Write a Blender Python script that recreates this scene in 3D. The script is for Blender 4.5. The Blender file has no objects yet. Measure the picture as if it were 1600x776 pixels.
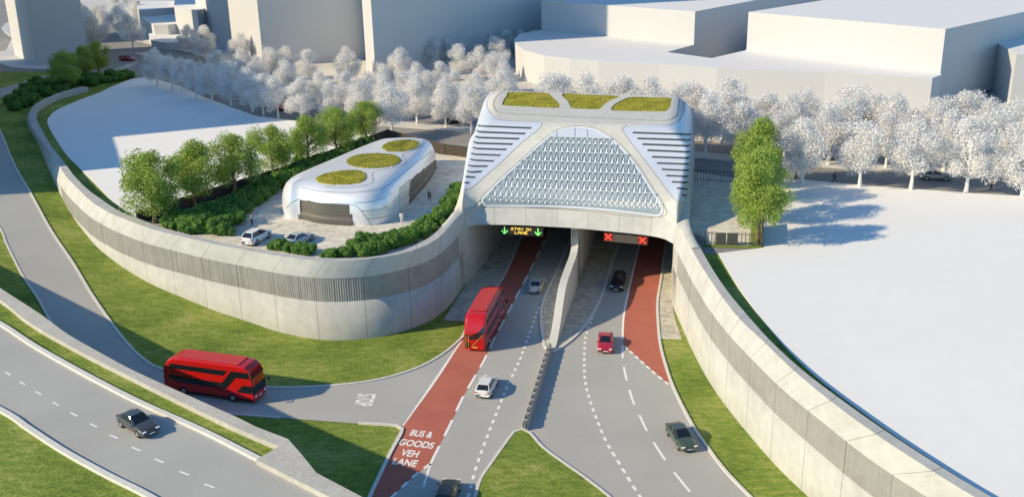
import bpy, bmesh, math, random
from mathutils import Vector, Matrix
from mathutils.bvhtree import BVHTree
from mathutils.geometry import tessellate_polygon
random.seed(7)
sc = bpy.context.scene
C = sc.collection
rad = math.radians
# ------------------------------------------------------------------ camera
F = 1600.; PITCH = rad(19.5); ROLL = rad(1.2); H = 51.5
cp, sp = math.cos(PITCH), math.sin(PITCH)
f_ = Vector((0, cp, -sp)); r0 = Vector((1, 0, 0)); u0 = Vector((0, sp, cp))
r_ = r0*math.cos(ROLL) - u0*math.sin(ROLL); u_ = u0*math.cos(ROLL) + r0*math.sin(ROLL)
CAM = Vector((0, 0, H))
cd = bpy.data.cameras.new('camera'); cam = bpy.data.objects.new('camera', cd); C.objects.link(cam)
m = Matrix((r_, u_, -f_)).transposed().to_4x4(); m.translation = CAM
cam.matrix_world = m; cd.sensor_width = 36; cd.lens = 36*F/1600; cd.clip_end = 5000; cd.clip_start = 1
sc.camera = cam

def ray(px, py): return f_ + r_*((px-800)/F) + u_*((388-py)/F)
def U(px, py, z=0.):
    d = ray(px, py); t = (z-H)/d.z
    return Vector((d.x*t, d.y*t, z))
def PX(p):
    v = Vector(p)-CAM; z = v.dot(f_)
    return 800+F*v.dot(r_)/z, 388-F*v.dot(u_)/z
def sm(t): t = max(0., min(1., t)); return t*t*(3-2*t)
def terr(x, y):
    s = (-x+y)*0.70711
    z = 0.098*(s-103); z = 0.5*(z+math.sqrt(z*z+0.3)) - 0.0
    z = 9-0.5*((9-z)+math.sqrt((9-z)**2+0.15))
    k = sm((-x-22)/12)
    return max(0., min(8.96, z))*k
def UT(px, py, off=0.):
    z = 0
    for _ in range(12):
        p = U(px, py, z+off); z = 0.5*z+0.5*terr(p.x, p.y)
    p = U(px, py, z+off); return p

# ------------------------------------------------------------------ materials
def mat(name, col, rough=.8, metal=0., var=.0, scale=1., bump=0., bscale=20., var2=0., scale2=.15, spec=.3, coat=0.):
    M = bpy.data.materials.new(name); M.use_nodes = True
    nt = M.node_tree; N = nt.nodes; L = nt.links; b = N['Principled BSDF']
    b.inputs['Roughness'].default_value = rough; b.inputs['Metallic'].default_value = metal
    b.inputs['Specular IOR Level'].default_value = spec; b.inputs['Coat Weight'].default_value = coat
    b.inputs['Base Color'].default_value = (*col, 1)
    if var or var2 or bump:
        tc = N.new('ShaderNodeTexCoord')
    out = None
    if var or var2:
        g = N.new('ShaderNodeTexNoise'); g.inputs['Scale'].default_value = scale; g.inputs['Detail'].default_value = 6
        L.new(tc.outputs['Object'], g.inputs['Vector'])
        g2 = N.new('ShaderNodeTexNoise'); g2.inputs['Scale'].default_value = scale2; g2.inputs['Detail'].default_value = 4
        L.new(tc.outputs['Object'], g2.inputs['Vector'])
        def rng(src, a):
            mr = N.new('ShaderNodeMapRange'); mr.inputs[1].default_value = .3; mr.inputs[2].default_value = .7
            mr.inputs[3].default_value = 1-a; mr.inputs[4].default_value = 1+a; L.new(src.outputs[0], mr.inputs[0]); return mr
        a = rng(g, var); b2 = rng(g2, var2)
        mu = N.new('ShaderNodeMath'); mu.operation = 'MULTIPLY'; L.new(a.outputs[0], mu.inputs[0]); L.new(b2.outputs[0], mu.inputs[1])
        vm = N.new('ShaderNodeVectorMath'); vm.operation = 'SCALE'; vm.inputs[0].default_value = col
        L.new(mu.outputs[0], vm.inputs['Scale']); L.new(vm.outputs[0], b.inputs['Base Color'])
    if bump:
        g = N.new('ShaderNodeTexNoise'); g.inputs['Scale'].default_value = bscale; g.inputs['Detail'].default_value = 4
        L.new(tc.outputs['Object'], g.inputs['Vector'])
        bp = N.new('ShaderNodeBump'); bp.inputs['Strength'].default_value = bump; bp.inputs['Distance'].default_value = .1
        L.new(g.outputs[0], bp.inputs['Height']); L.new(bp.outputs[0], b.inputs['Normal'])
    return M

def ramp_mat(name, cols, scale, detail=6, rough=.9, bump=.5, bscale=8., stretch=(1, 1, 1), scale2=.08, island=False, spec=.15, trans=0.):
    """noise driven colour ramp, two scales"""
    M = bpy.data.materials.new(name); M.use_nodes = True
    nt = M.node_tree; N = nt.nodes; L = nt.links; b = N['Principled BSDF']
    b.inputs['Roughness'].default_value = rough; b.inputs['Specular IOR Level'].default_value = spec
    tc = N.new('ShaderNodeTexCoord'); mp = N.new('ShaderNodeMapping'); mp.inputs['Scale'].default_value = stretch
    L.new(tc.outputs['Object'], mp.inputs['Vector'])
    n1 = N.new('ShaderNodeTexNoise'); n1.inputs['Scale'].default_value = scale; n1.inputs['Detail'].default_value = detail
    n1.inputs['Roughness'].default_value = .65
    n2 = N.new('ShaderNodeTexNoise'); n2.inputs['Scale'].default_value = scale2; n2.inputs['Detail'].default_value = 3
    L.new(mp.outputs[0], n1.inputs['Vector']); L.new(tc.outputs['Object'], n2.inputs['Vector'])
    mx = N.new('ShaderNodeMath'); mx.operation = 'MULTIPLY_ADD'; mx.inputs[1].default_value = .45
    L.new(n2.outputs[0], mx.inputs[0])
    sc_ = N.new('ShaderNodeMath'); sc_.operation = 'MULTIPLY'; sc_.inputs[1].default_value = .55
    if island:
        ge = N.new('ShaderNodeNewGeometry'); L.new(ge.outputs['Random Per Island'], sc_.inputs[0])
    else:
        L.new(n1.outputs[0], sc_.inputs[0])
    L.new(sc_.outputs[0], mx.inputs[2])
    cr = N.new('ShaderNodeValToRGB'); e = cr.color_ramp.elements
    ps = [.0, .5, 1.] if island else [.36, .5, .64]
    e[0].position = ps[0]; e[0].color = (*cols[0], 1); e[1].position = ps[2]; e[1].color = (*cols[2], 1)
    k = e.new(ps[1]); k.color = (*cols[1], 1)
    L.new(mx.outputs[0], cr.inputs[0]); L.new(cr.outputs[0], b.inputs['Base Color'])
    if bump:
        g = N.new('ShaderNodeTexNoise'); g.inputs['Scale'].default_value = bscale; g.inputs['Detail'].default_value = 5
        L.new(mp.outputs[0], g.inputs['Vector'])
        bp = N.new('ShaderNodeBump'); bp.inputs['Strength'].default_value = bump; bp.inputs['Distance'].default_value = .15
        L.new(g.outputs[0], bp.inputs['Height']); L.new(bp.outputs[0], b.inputs['Normal'])
    if trans:
        o = N['Material Output']; tr = N.new('ShaderNodeBsdfTranslucent'); L.new(cr.outputs[0], tr.inputs[0])
        ms = N.new('ShaderNodeMixShader'); ms.inputs[0].default_value = trans
        L.new(b.outputs[0], ms.inputs[1]); L.new(tr.outputs[0], ms.inputs[2]); L.new(ms.outputs[0], o.inputs[0])
    return M

def joint_mat(name, col, rough=.8, tint=.08, bump=.25):
    """concrete with cast panel joints at whole values of UV.x and cloudy staining"""
    M = mat(name, col, rough, 0, .06, .9, bump, 14, tint, .25)
    nt = M.node_tree; N = nt.nodes; L = nt.links; b = N['Principled BSDF']
    src = b.inputs['Base Color'].links[0].from_socket
    uv = N.new('ShaderNodeUVMap'); sx = N.new('ShaderNodeSeparateXYZ'); L.new(uv.outputs[0], sx.inputs[0])
    pp = N.new('ShaderNodeMath'); pp.operation = 'PINGPONG'; pp.inputs[1].default_value = .5; L.new(sx.outputs[0], pp.inputs[0])
    mr = N.new('ShaderNodeMapRange'); mr.inputs[1].default_value = .003; mr.inputs[2].default_value = .009
    mr.inputs[3].default_value = .4; mr.inputs[4].default_value = 1; L.new(pp.outputs[0], mr.inputs[0])
    # vertical streaks
    tx = N.new('ShaderNodeTexNoise'); tx.inputs['Scale'].default_value = 1; tx.inputs['Detail'].default_value = 3
    cmb = N.new('ShaderNodeMapping'); cmb.inputs['Scale'].default_value = (7, .5, 1); L.new(uv.outputs[0], cmb.inputs[0]); L.new(cmb.outputs[0], tx.inputs['Vector'])
    m2 = N.new('ShaderNodeMapRange'); m2.inputs[1].default_value = .3; m2.inputs[2].default_value = .7; m2.inputs[3].default_value = .95; m2.inputs[4].default_value = 1.04
    L.new(tx.outputs[0], m2.inputs[0])
    mu = N.new('ShaderNodeMath'); mu.operation = 'MULTIPLY'; L.new(mr.outputs[0], mu.inputs[0]); L.new(m2.outputs[0], mu.inputs[1])
    vm = N.new('ShaderNodeVectorMath'); vm.operation = 'SCALE'; L.new(src, vm.inputs[0]); L.new(mu.outputs[0], vm.inputs['Scale'])
    L.new(vm.outputs[0], b.inputs['Base Color'])
    return M

def gravel_mat(name, c1, c2, scale=2.2):
    M = bpy.data.materials.new(name); M.use_nodes = True
    nt = M.node_tree; N = nt.nodes; L = nt.links; b = N['Principled BSDF']; b.inputs['Roughness'].default_value = .9
    tc = N.new('ShaderNodeTexCoord'); v = N.new('ShaderNodeTexVoronoi'); v.inputs['Scale'].default_value = scale
    L.new(tc.outputs['Object'], v.inputs['Vector'])
    n = N.new('ShaderNodeTexNoise'); n.inputs['Scale'].default_value = .5; n.inputs['Detail'].default_value = 5; L.new(tc.outputs['Object'], n.inputs['Vector'])
    sx = N.new('ShaderNodeSeparateXYZ'); L.new(v.outputs['Color'], sx.inputs[0])
    ad = N.new('ShaderNodeMath'); ad.operation = 'MULTIPLY_ADD'; ad.inputs[1].default_value = .6; L.new(sx.outputs[0], ad.inputs[0]); L.new(n.outputs[0], ad.inputs[2])
    mr = N.new('ShaderNodeMapRange'); mr.inputs[1].default_value = .35; mr.inputs[2].default_value = 1.25; L.new(ad.outputs[0], mr.inputs[0])
    mx = N.new('ShaderNodeMix'); mx.data_type = 'RGBA'; mx.inputs[6].default_value = (*c1, 1); mx.inputs[7].default_value = (*c2, 1)
    L.new(mr.outputs[0], mx.inputs[0]); L.new(mx.outputs[2], b.inputs['Base Color'])
    bp = N.new('ShaderNodeBump'); bp.inputs['Strength'].default_value = .6; bp.inputs['Distance'].default_value = .08
    L.new(v.outputs['Distance'], bp.inputs['Height']); L.new(bp.outputs[0], b.inputs['Normal'])
    return M

def emit(name, col, s=1.):
    M = bpy.data.materials.new(name); M.use_nodes = True; b = M.node_tree.nodes['Principled BSDF']
    b.inputs['Base Color'].default_value = (*col, 1); b.inputs['Emission Color'].default_value = (*col, 1); b.inputs['Emission Strength'].default_value = s
    return M

K = dict(
 conc=joint_mat('concrete', (.47, .48, .465)), coping=joint_mat('coping concrete', (.44, .445, .43)),
 ribs=joint_mat('ribbed concrete', (.29, .29, .275), .85), panel=joint_mat('cast concrete', (.455, .46, .43)),
 frame=mat('fair faced concrete', (.56, .56, .52), .75, 0, .06, 1.2, .15, 20, .05, .2),
 conc2=mat('rough concrete', (.47, .455, .41), .85, 0, .1, 2.5, .3, 12, .08, .4),
 asph=mat('asphalt', (.395, .395, .375), .85, 0, .05, 9, .12, 30, .055, .12),
 street=mat('street asphalt', (.25, .245, .235), .85, 0, .06, 6, .1, 20, .1, .1),
 red=mat('red surfacing', (.43, .135, .095), .85, 0, .06, 7, .12, 30, .07, .3),
 paint=mat('road paint', (.80, .79, .76), .7, 0, .06, 5),
 kerb=mat('kerb stone', (.62, .61, .57), .8, 0, .08, 2),
 white=mat('white plot surface', (.785, .785, .77), .8, 0, .012, .4, .02, 5, .018, .04),
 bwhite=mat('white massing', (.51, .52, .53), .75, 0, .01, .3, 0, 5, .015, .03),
 broof=mat('white flat roof', (.70, .705, .72), .75),  # building white made paler on top; balance of light put into the colour
 pave=mat('pale paving', (.54, .525, .50), .85, 0, .05, 1.2, .1, 8, .08, .1),
 gravel=gravel_mat('gravel bed', (.34, .32, .26), (.60, .57, .48), 1.6),
 yard=gravel_mat('gravel yard', (.50, .46, .38), (.74, .70, .61), 1.1),
 grass=ramp_mat('grass', ((.10, .16, .03), (.19, .26, .045), (.35, .36, .11)), 1.3, 10, bump=1., bscale=4.5, stretch=(.55, 1.3, 1), scale2=.13),
 moss=ramp_mat('sedum roof', ((.14, .15, .015), (.26, .255, .03), (.38, .33, .06)), 2.2, 8, bump=.8, bscale=5, scale2=.5),
 bark=mat('bark', (.20, .15, .10), .95, 0, .3, 6, .5, 12), wtrunk=mat('white trunk', (.74, .72, .69), .85),
 leafw=ramp_mat('white leaves', ((.74, .735, .72), (.81, .805, .79), (.88, .875, .865)), 1, island=True, bump=0, trans=.35),
 leafg=ramp_mat('green leaves', ((.17, .27, .05), (.34, .46, .10), (.50, .60, .18)), 1, island=True, bump=0, trans=.38),
 leafd=ramp_mat('shrub leaves', ((.06, .16, .03), (.15, .32, .055), (.27, .45, .10)), 1, island=True, bump=0, trans=.25),
 shrubin=mat('shrub inside', (.05, .11, .02), .9),
 blue=mat('pale metal cladding', (.58, .64, .74), .42, .12, 0, 1, 0, 1, .0, .1, .5),
 slot=mat('louvre slot', (.045, .065, .085), .5), slotlip=mat('louvre lip', (.62, .66, .73), .5),
 glass=mat('pattern glass', (.24, .305, .35), .4, 0, .12, 1.5, spec=.7), fin=mat('glazing fins', (.66, .71, .76), .6, .0),
 seam=mat('seam', (.22, .215, .19), .9), seamd=mat('dark seam', (.06, .07, .09), .6),
 shell=mat('brushed metal shell', (.78, .80, .84), .3, .35, 0, 1, .03, 3),
 door=mat('louvred door', (.12, .115, .105), .6, .2), doorl=mat('pale cladding panel', (.62, .62, .60), .45, .3),
 fence=mat('dark fence board', (.085, .07, .058), .75, 0, .25, 3), fence2=mat('fence metal', (.07, .075, .07), .6), gate=mat('gate panel', (.075, .075, .065), .8),
 steel=mat('galvanised steel', (.42, .42, .40), .55, .3, .15, 4), sdark=mat('barrier shadow gap', (.10, .10, .10), .7),
 black=mat('black', (.015, .015, .016), .5), tyre=mat('tyre', (.02, .02, .02), .85), rim=mat('wheel rim', (.55, .55, .56), .35, .8),
 cglass=mat('vehicle glass', (.012, .014, .018), .08, spec=.8), lampc=mat('headlamp', (.75, .77, .8), .15), lampr=mat('tail lamp', (.35, .015, .012), .25),
 platey=mat('yellow plate', (.75, .55, .06), .5), platew=mat('white plate', (.75, .75, .74), .5),
 sign=mat('sign cabinet', (.03, .028, .025), .6), green=emit('green led', (.25, 1, .22), .6), amber=emit('amber led', (1, .72, .12), .5), redled=emit('red led', (1, .07, .04), .7),
 signr=mat('sign grey face', (.085, .075, .065), .6), redtile=mat('red tile', (.22, .02, .015), .6),
 skin=mat('skin', (.50, .32, .23), .6), hair=mat('hair', (.04, .03, .02), .8))
PAINTS = {}
def paintm(name, c, r=.28):
    if name not in PAINTS: PAINTS[name] = mat(name, c, r, 0, 0, 1, 0, 1, 0, 1, .5, .6)
    return PAINTS[name]

# ------------------------------------------------------------------ helpers
class MB:
    def __init__(s): s.v = []; s.f = []; s.uv = {}; s.mi = []
    def add(s, vs, fs, mi=0):
        o = len(s.v); s.v += [tuple(v) for v in vs]; s.f += [tuple(i+o for i in f) for f in fs]; s.mi += [mi]*len(fs)
    def box(s, c, d, M=None, mi=0):
        x, y, z = d[0]/2, d[1]/2, d[2]/2
        vs = [Vector((c[0]+a*x, c[1]+b*y, c[2]+e*z)) for a in (-1, 1) for b in (-1, 1) for e in (-1, 1)]
        if M is not None: vs = [M @ v for v in vs]
        s.add(vs, [(0, 1, 3, 2), (4, 6, 7, 5), (0, 4, 5, 1), (2, 3, 7, 6), (0, 2, 6, 4), (1, 5, 7, 3)], mi)
    def bar(s, a, b, w, h=None, up=(0, 0, 1), mi=0):
        a = Vector(a); b = Vector(b); h = h or w; d = (b-a); n = d.normalized()
        sd = n.cross(Vector(up));
        if sd.length < 1e-4: sd = Vector((1, 0, 0))
        sd.normalize(); uu = sd.cross(n)
        vs = [p+sd*(i*w/2)+uu*(j*h/2) for p in (a, b) for i, j in ((-1, -1), (1, -1), (1, 1), (-1, 1))]
        s.add(vs, [(0, 1, 2, 3), (7, 6, 5, 4), (0, 4, 5, 1), (1, 5, 6, 2), (2, 6, 7, 3), (3, 7, 4, 0)], mi)
    def cone(s, a, b, ra, rb, n=8, caps=True, mi=0):
        a = Vector(a); b = Vector(b); d = (b-a).normalized(); sd = d.orthogonal().normalized(); uu = d.cross(sd)
        vs = []
        for p, r in ((a, ra), (b, rb)):
            for i in range(n):
                t = 2*math.pi*i/n; vs.append(p+sd*(r*math.cos(t))+uu*(r*math.sin(t)))
        fs = [(i, (i+1) % n, n+(i+1) % n, n+i) for i in range(n)]
        if caps: fs += [tuple(range(n-1, -1, -1)), tuple(range(n, 2*n))]
        s.add(vs, fs, mi)
    def strip(s, rows, closed=False, mi=0):
        """rows: list of equal length point lists"""
        n = len(rows[0]); o = len(s.v)
        for r in rows: s.v += [tuple(p) for p in r]
        for j in range(len(rows)-1):
            for i in range(n if closed else n-1):
                k = (i+1) % n
                s.f.append((o+j*n+i, o+j*n+k, o+(j+1)*n+k, o+(j+1)*n+i)); s.mi.append(mi)
    def poly(s, pts, z=None, mi=0):
        ps = [Vector(p) for p in pts]
        if z is not None: ps = [Vector((p.x, p.y, z)) for p in ps]
        tr = tessellate_polygon([[Vector((p.x, p.y, 0)) for p in ps]])
        fs = []
        for t in tr:
            a, b, c = (ps[i] for i in t)
            if (b-a).cross(c-a).z < 0: t = (t[0], t[2], t[1])
            fs.append(tuple(t))
        s.add(ps, fs, mi)
    def slab(s, pts, z0, z1):
        """closed prism"""
        s.poly(pts, z1)
        n = len(pts)
        o = len(s.v); s.v += [(p[0], p[1], z1) for p in pts]+[(p[0], p[1], z0) for p in pts]
        for i in range(n):
            k = (i+1) % n; s.f.append((o+i, o+k, o+n+k, o+n+i)); s.mi.append(0)
    def build(s, name, ms, parent=None, smooth=False, bevel=0, uvs=None):
        me = bpy.data.meshes.new(name); me.from_pydata(s.v, [], s.f)
        for q in (ms if isinstance(ms, (list, tuple)) else [ms]): me.materials.append(q)
        if any(s.mi): me.polygons.foreach_set('material_index', s.mi)
        if smooth: me.polygons.foreach_set('use_smooth', [True]*len(me.polygons))
        if uvs is not None:
            ul = me.uv_layers.new(name='UVMap')
            for l in me.loops: ul.data[l.index].uv = uvs[l.vertex_index]
        me.update()
        o = bpy.data.objects.new(name, me); C.objects.link(o)
        if parent: o.parent = parent
        if bevel:
            md = o.modifiers.new('bevel', 'BEVEL'); md.width = bevel; md.segments = 2; md.limit_method = 'ANGLE'
        return o
def tag(o, label=None, cat=None, group=None, kind=None):
    if label: o['label'] = label
    if cat: o['category'] = cat
    if group: o['group'] = group
    if kind: o['kind'] = kind
    return o
def thing(name, label, cat, loc=(0, 0, 0), rz=0, group=None):
    o = bpy.data.objects.new(name, None); C.objects.link(o); o.location = loc; o.rotation_euler = (0, 0, rz); o.empty_display_size = .5
    return tag(o, label, cat, group)
def struct(o): o['kind'] = 'structure'; return o
def copy_tree(root, loc, rz, sc_=1., label=None, group=None):
    def cp_(o, par):
        c = o.copy(); C.objects.link(c)
        if par: c.parent = par
        for ch in kids.get(o.name, []): cp_(ch, c)
        return c
    kids = {}
    for o in C.objects:
        if o.parent: kids.setdefault(o.parent.name, []).append(o)
    def rec(o, par):
        c = o.copy(); C.objects.link(c)
        if par: c.parent = par
        for ch in kids.get(o.name, []): rec(ch, c)
        return c
    c = rec(root, None); c.location = loc; c.rotation_euler = (0, 0, rz)
    c.scale = sc_ if isinstance(sc_, tuple) else (sc_,)*3
    if label: c['label'] = label
    if group: c['group'] = group
    return c

def cr(pts, n=None, step=None, closed=False):
    """Catmull-Rom resample by arc length"""
    P = [Vector(p) for p in pts]
    if closed: Q = [P[-1]]+P+[P[0], P[1]]
    else: Q = [P[0]*2-P[1]]+P+[P[-1]*2-P[-2]]
    out = []
    for i in range(1, len(Q)-2):
        a, b, c, d = Q[i-1:i+3]
        for k in range(16):
            t = k/16
            out.append(.5*((2*b)+(c-a)*t+(2*a-5*b+4*c-d)*t*t+(3*b-a-3*c+d)*t**3))
    out.append(Q[-2].copy())
    L = [0]
    for i in range(1, len(out)): L.append(L[-1]+(out[i]-out[i-1]).length)
    if n is None: n = max(2, int(L[-1]/step)+1)
    res = []; j = 0
    for i in range(n):
        s = L[-1]*i/(n if closed else n-1)
        while j < len(L)-2 and L[j+1] < s: j += 1
        t = (s-L[j])/max(1e-9, L[j+1]-L[j]); res.append(out[j].lerp(out[j+1], t))
    return res
def cum(ps):
    L = [0]
    for i in range(1, len(ps)): L.append(L[-1]+(ps[i]-ps[i-1]).length)
    return L
def px3(pts, z): return [U(x, y, z) for x, y in pts]
def offs(ps, d):
    """plan offset to the left of travel"""
    out = []
    for i, p in enumerate(ps):
        a = ps[max(0, i-1)]; b = ps[min(len(ps)-1, i+1)]; t = (b-a); t.z = 0; t.normalize()
        out.append(p+Vector((-t.y, t.x, 0))*d)
    return out
def pip(x, y, poly):
    c = False; j = len(poly)-1
    for i in range(len(poly)):
        xi, yi = poly[i]; xj, yj = poly[j]
        if (yi > y) != (yj > y) and x < (xj-xi)*(y-yi)/(yj-yi)+xi: c = not c
        j = i
    return c
def sc3(pts, s, ox, oy): return [(x/s+ox, y/s+oy) for x, y in pts]

PZ = 9.0      # level of the plots and streets
WZ = 10.2     # wall top
# ------------------------------------------------------------------ measured curves (left wall)
LI = [(137, 136), (115, 141), (93, 147), (75, 155), (62, 163), (55.5, 172), (56, 184), (64, 200), (78, 225), (98, 250.5), (115.5, 274), (134, 293), (155, 309), (185.6, 329), (218.6, 342), (253.5, 355), (302, 368), (358, 381), (415, 391), (460, 397.5), (502, 402), (533, 403), (579, 401), (626, 392), (672, 370), (697, 345), (711, 326)]
LA = [(128, 135.5), (93, 145), (62, 159), (49, 170), (45.5, 181), (50, 198), (66, 222), (88.7, 252.6), (103, 275), (124, 297), (144, 315.5), (171, 332), (202.5, 345), (239, 358), (285, 369.5), (334, 381), (388, 391), (442, 400.6), (508, 407.5), (576, 404), (641, 392), (681, 374), (703, 353), (721, 332.5)]
LB = [(128, 144), (90, 153), (60, 168), (43, 181), (39.5, 193), (46, 209), (62, 233), (80.4, 268), (104, 303), (124, 324), (144, 341), (169, 355.5), (194, 367), (232, 381), (276, 392.5), (326, 405), (381, 416), (438, 427.5), (506.5, 435), (584, 430.5), (652, 414), (687.5, 396), (709, 375.5), (722, 359)]
A_ = cr(px3(LA, WZ), step=.14)
nA = len(A_)
I_ = cr(px3(LI, WZ), n=nA)
B_ = cr(px3(LB, 8.0), n=nA)
# wall below B is vertical
def wallthing(name, label, I_, A_, B_, zc, basef, j0, jl, ribrange, ins=.12):
    root = thing(name, label, 'retaining wall', (A_[len(A_)//2].x, A_[len(A_)//2].y, 0))
    inv = -root.location
    L = cum(A_)
    u = [(l-j0)/jl for l in L]
    n = len(A_)
    def surf(nm, rows, mt, smooth=True):
        mb = MB(); mb.strip([[p+inv for p in r] for r in rows])
        uv = []
        for j, r in enumerate(rows): uv += [(u[i], r[i].z/3) for i in range(n)]
        return mb.build(nm, mt, root, smooth=smooth, uvs=uv)
    base = [Vector((b.x, b.y, basef(b.x, b.y)-.3)) for b in B_]
    low = [Vector((p.x, p.y, PZ-.6)) for p in I_]
    surf('coping', [low, I_, A_], K['coping'], False)
    surf('upper_panel', [A_, B_], K['conc'])
    # ribbed band, recessed with real ribs
    N = offs(B_, 1.)
    a, b = ribrange
    rows = [[], []]
    for i in range(n):
        nn = N[i]-B_[i]
        k = 1 if a <= L[i] <= b else 0
        d = (random.uniform(.02, .045) if i % 2 else random.uniform(.05, .09)) if k else 0.
        topz = B_[i].z; bz = max(basef(B_[i].x, B_[i].y), zc)
        rows[0].append(Vector((B_[i].x, B_[i].y, topz))+nn*d*ins/.12)
        rows[1].append(Vector((B_[i].x, B_[i].y, min(bz, topz-.05)))+nn*d*ins/.12)
    band = surf('ribbed_band', rows, [K['ribs'], K['panel']], False)
    for p in band.data.polygons:
        i = p.index
        if not (a <= L[i] <= b): p.material_index = 1
    base0 = [Vector((r.x, r.y, r.z)) for r in rows[1]]
    mid = [Vector((b.x, b.y, r.z)) for b, r in zip(B_, rows[1])]
    surf('lower_panel', [rows[1], mid, base], K['panel'])
    return root
jl = 5.7
LAc = cum(A_)
def nearest(ps, p): return min(range(len(ps)), key=lambda i: (ps[i]-p).length)
j0 = LAc[nearest(A_, U(508, 408, WZ))]
ra = LAc[nearest(A_, U(103, 275, WZ))]
wallthing('retaining_wall', 'long curved pale concrete retaining wall sweeping round the yard left of the portal', I_, A_, B_, 5.0, terr, j0, jl, (ra, LAc[-1]-2), ins=-.12 if False else .12)
# end cap of the wall
# right wall
RI = [(1077, 343), (1084, 366), (1092, 383), (1117, 426), (1141, 460), (1173, 498), (1207, 535), (1255.5, 579), (1317, 625.5), (1389, 676), (1480, 734.5), (1545, 773), (1640, 828)]
RA = [(1058, 351), (1067, 360.5), (1072, 372), (1087, 400), (1106.6, 432), (1128, 463), (1156, 498), (1196, 536), (1241, 579), (1301, 628.3), (1373.6, 681), (1463, 739), (1517, 772), (1620, 832)]
RB = [(1052.5, 381), (1056, 390), (1061.5, 400), (1074, 425), (1087, 449), (1109.5, 485), (1139, 522.5), (1177.5, 563.5), (1224, 609), (1284, 658), (1355, 714), (1445.6, 774), (1530, 826)]
rA = cr(px3(RA, WZ), step=.17); rI = cr(px3(RI, WZ), n=len(rA)); rB = cr(px3(RB, 8.0), n=len(rA))
RAc = cum(rA)
wallthing('retaining_wall', 'curved pale concrete retaining wall between the exit road and the right white plot', rI, rA, rB, 5.0, lambda x, y: 0., RAc[nearest(rA, U(1241, 579, WZ))], 5.95, (3.5, 999), ins=.12)
# fix facing of ribs for the right wall is symmetric: small outward or inward offsets both read as ribs

# ------------------------------------------------------------------ lower ground
mb = MB(); X0, X1, Y0, Y1 = -190, 90, 40, 330; st = 1.5
nx = int((X1-X0)/st)+1; ny = int((Y1-Y0)/st)+1
rows = [[Vector((X0+i*st, Y0+j*st, terr(X0+i*st, Y0+j*st))) for i in range(nx)] for j in range(ny)]
# tunnel and yard areas: sheet simply stays below the plate
mb.strip(rows)
struct(mb.build('grass_ground', K['grass'], smooth=True))
# far ground out to the horizon
mb = MB(); mb.poly([(-6000, -200, 0), (6000, -200, 0), (6000, 9000, 0), (-6000, 9000, 0)], -1.5); struct(mb.build('far_ground', K['pave']))

# upper plate (street level)
plate = [U(-350, 112, PZ), U(0, 112, PZ), U(75, 112, PZ), U(150, 116, PZ), U(205, 122.5, PZ), U(155, 145, PZ), U(139, 141, PZ)]
plate += [Vector((p.x, p.y, PZ)) for p in I_[::6]]
plate += [Vector((-6.2, 135.5, PZ)), Vector((-1, 136.2, PZ)), Vector((7, 134.6, PZ)), Vector((14, 132, PZ)), Vector((20, 128.8, PZ)), Vector((22.2, 127.2, PZ))]
plate += [Vector((p.x, p.y, PZ)) for p in rI[::6]]+[Vector((rI[-1].x, rI[-1].y, PZ)), Vector((120, 40, PZ)), Vector((900, 200, PZ)), Vector((900, 1500, PZ)), Vector((-900, 1500, PZ)), Vector((-900, 262, PZ))]
mb = MB(); mb.poly(plate, PZ); struct(mb.build('street', K['street']))

def flat(name, pts, z, mt, thick=None):
    mb = MB()
    if thick: mb.slab(pts, z-thick, z)
    else: mb.poly(pts, z)
    return struct(mb.build(name, mt))
# grass margins behind the walls
FL = [(207, 123), (180, 133), (155, 145), (130, 154), (108, 163), (87, 173), (76, 183.5), (74, 191), (80, 205), (101, 238), (124, 262), (144, 282), (175, 313), (208, 338), (222, 350)]
fl = [U(x, y, PZ+.12) for x, y in FL]
fls = cr(fl, n=60)
gi = [Vector((p.x, p.y, PZ)) for p in cr(px3(LI[:16], PZ+.4), n=60)]
g = [Vector((p.x, p.y, 0)) for p in fls]
mb = MB(); mb.strip([[Vector((p.x, p.y, PZ+.03)) for p in fls], [Vector((p.x, p.y, PZ+.03)) for p in offs(cr(px3(LI[:16], WZ), n=60), .3)]])
struct(mb.build('grass_verge', K['grass']))
rI2 = offs(rI, 0); sgn = 1
# normal check: field lies to +x side of the right wall
tst = offs(rI, 1.)
if tst[20].x < rI[20].x: sgn = -1
n_ = len(rI)
edge = []
dists = [(0., 3.0), (.15, 2.4), (.35, 2.2), (.6, 1.7), (1., 1.5)]
def itp(t, T):
    for (a, b), (c, d) in zip(T, T[1:]):
        if t <= c: return b+(d-b)*(t-a)/(c-a)
    return T[-1][1]
nn = offs(rI, sgn)
for i in range(n_):
    edge.append(rI[i]+(nn[i]-rI[i])*itp(i/(n_-1), dists))
k0 = nearest(rI, U(1092, 383, WZ))
mb = MB(); mb.strip([[Vector((p.x, p.y, PZ+.03)) for p in rI[k0:]], [Vector((p.x, p.y, PZ+.03)) for p in edge[k0:]]])
struct(mb.build('grass_verge', K['grass']))
# white plots
plotL = [Vector((p.x, p.y, 0)) for p in fls]+px3([(300, 322), (430, 282), (520, 249), (603, 216), (560, 207), (463, 190), (400, 182), (360, 168), (318, 152), (281, 135), (250, 126), (230, 121.5)], PZ)
flat('white_plot', plotL, PZ+.12, K['white'], .4)
plotR = [Vector((p.x, p.y, 0)) for p in edge[k0:]]+[Vector((400, 40, 0)), Vector((400, 96, 0))]+px3([(1600, 307.5), (1508, 302), (1342, 290), (1218, 278.5), (1193, 276), (1193, 388)], PZ)
flat('white_plot', plotR, PZ+.12, K['white'], .4)
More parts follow.
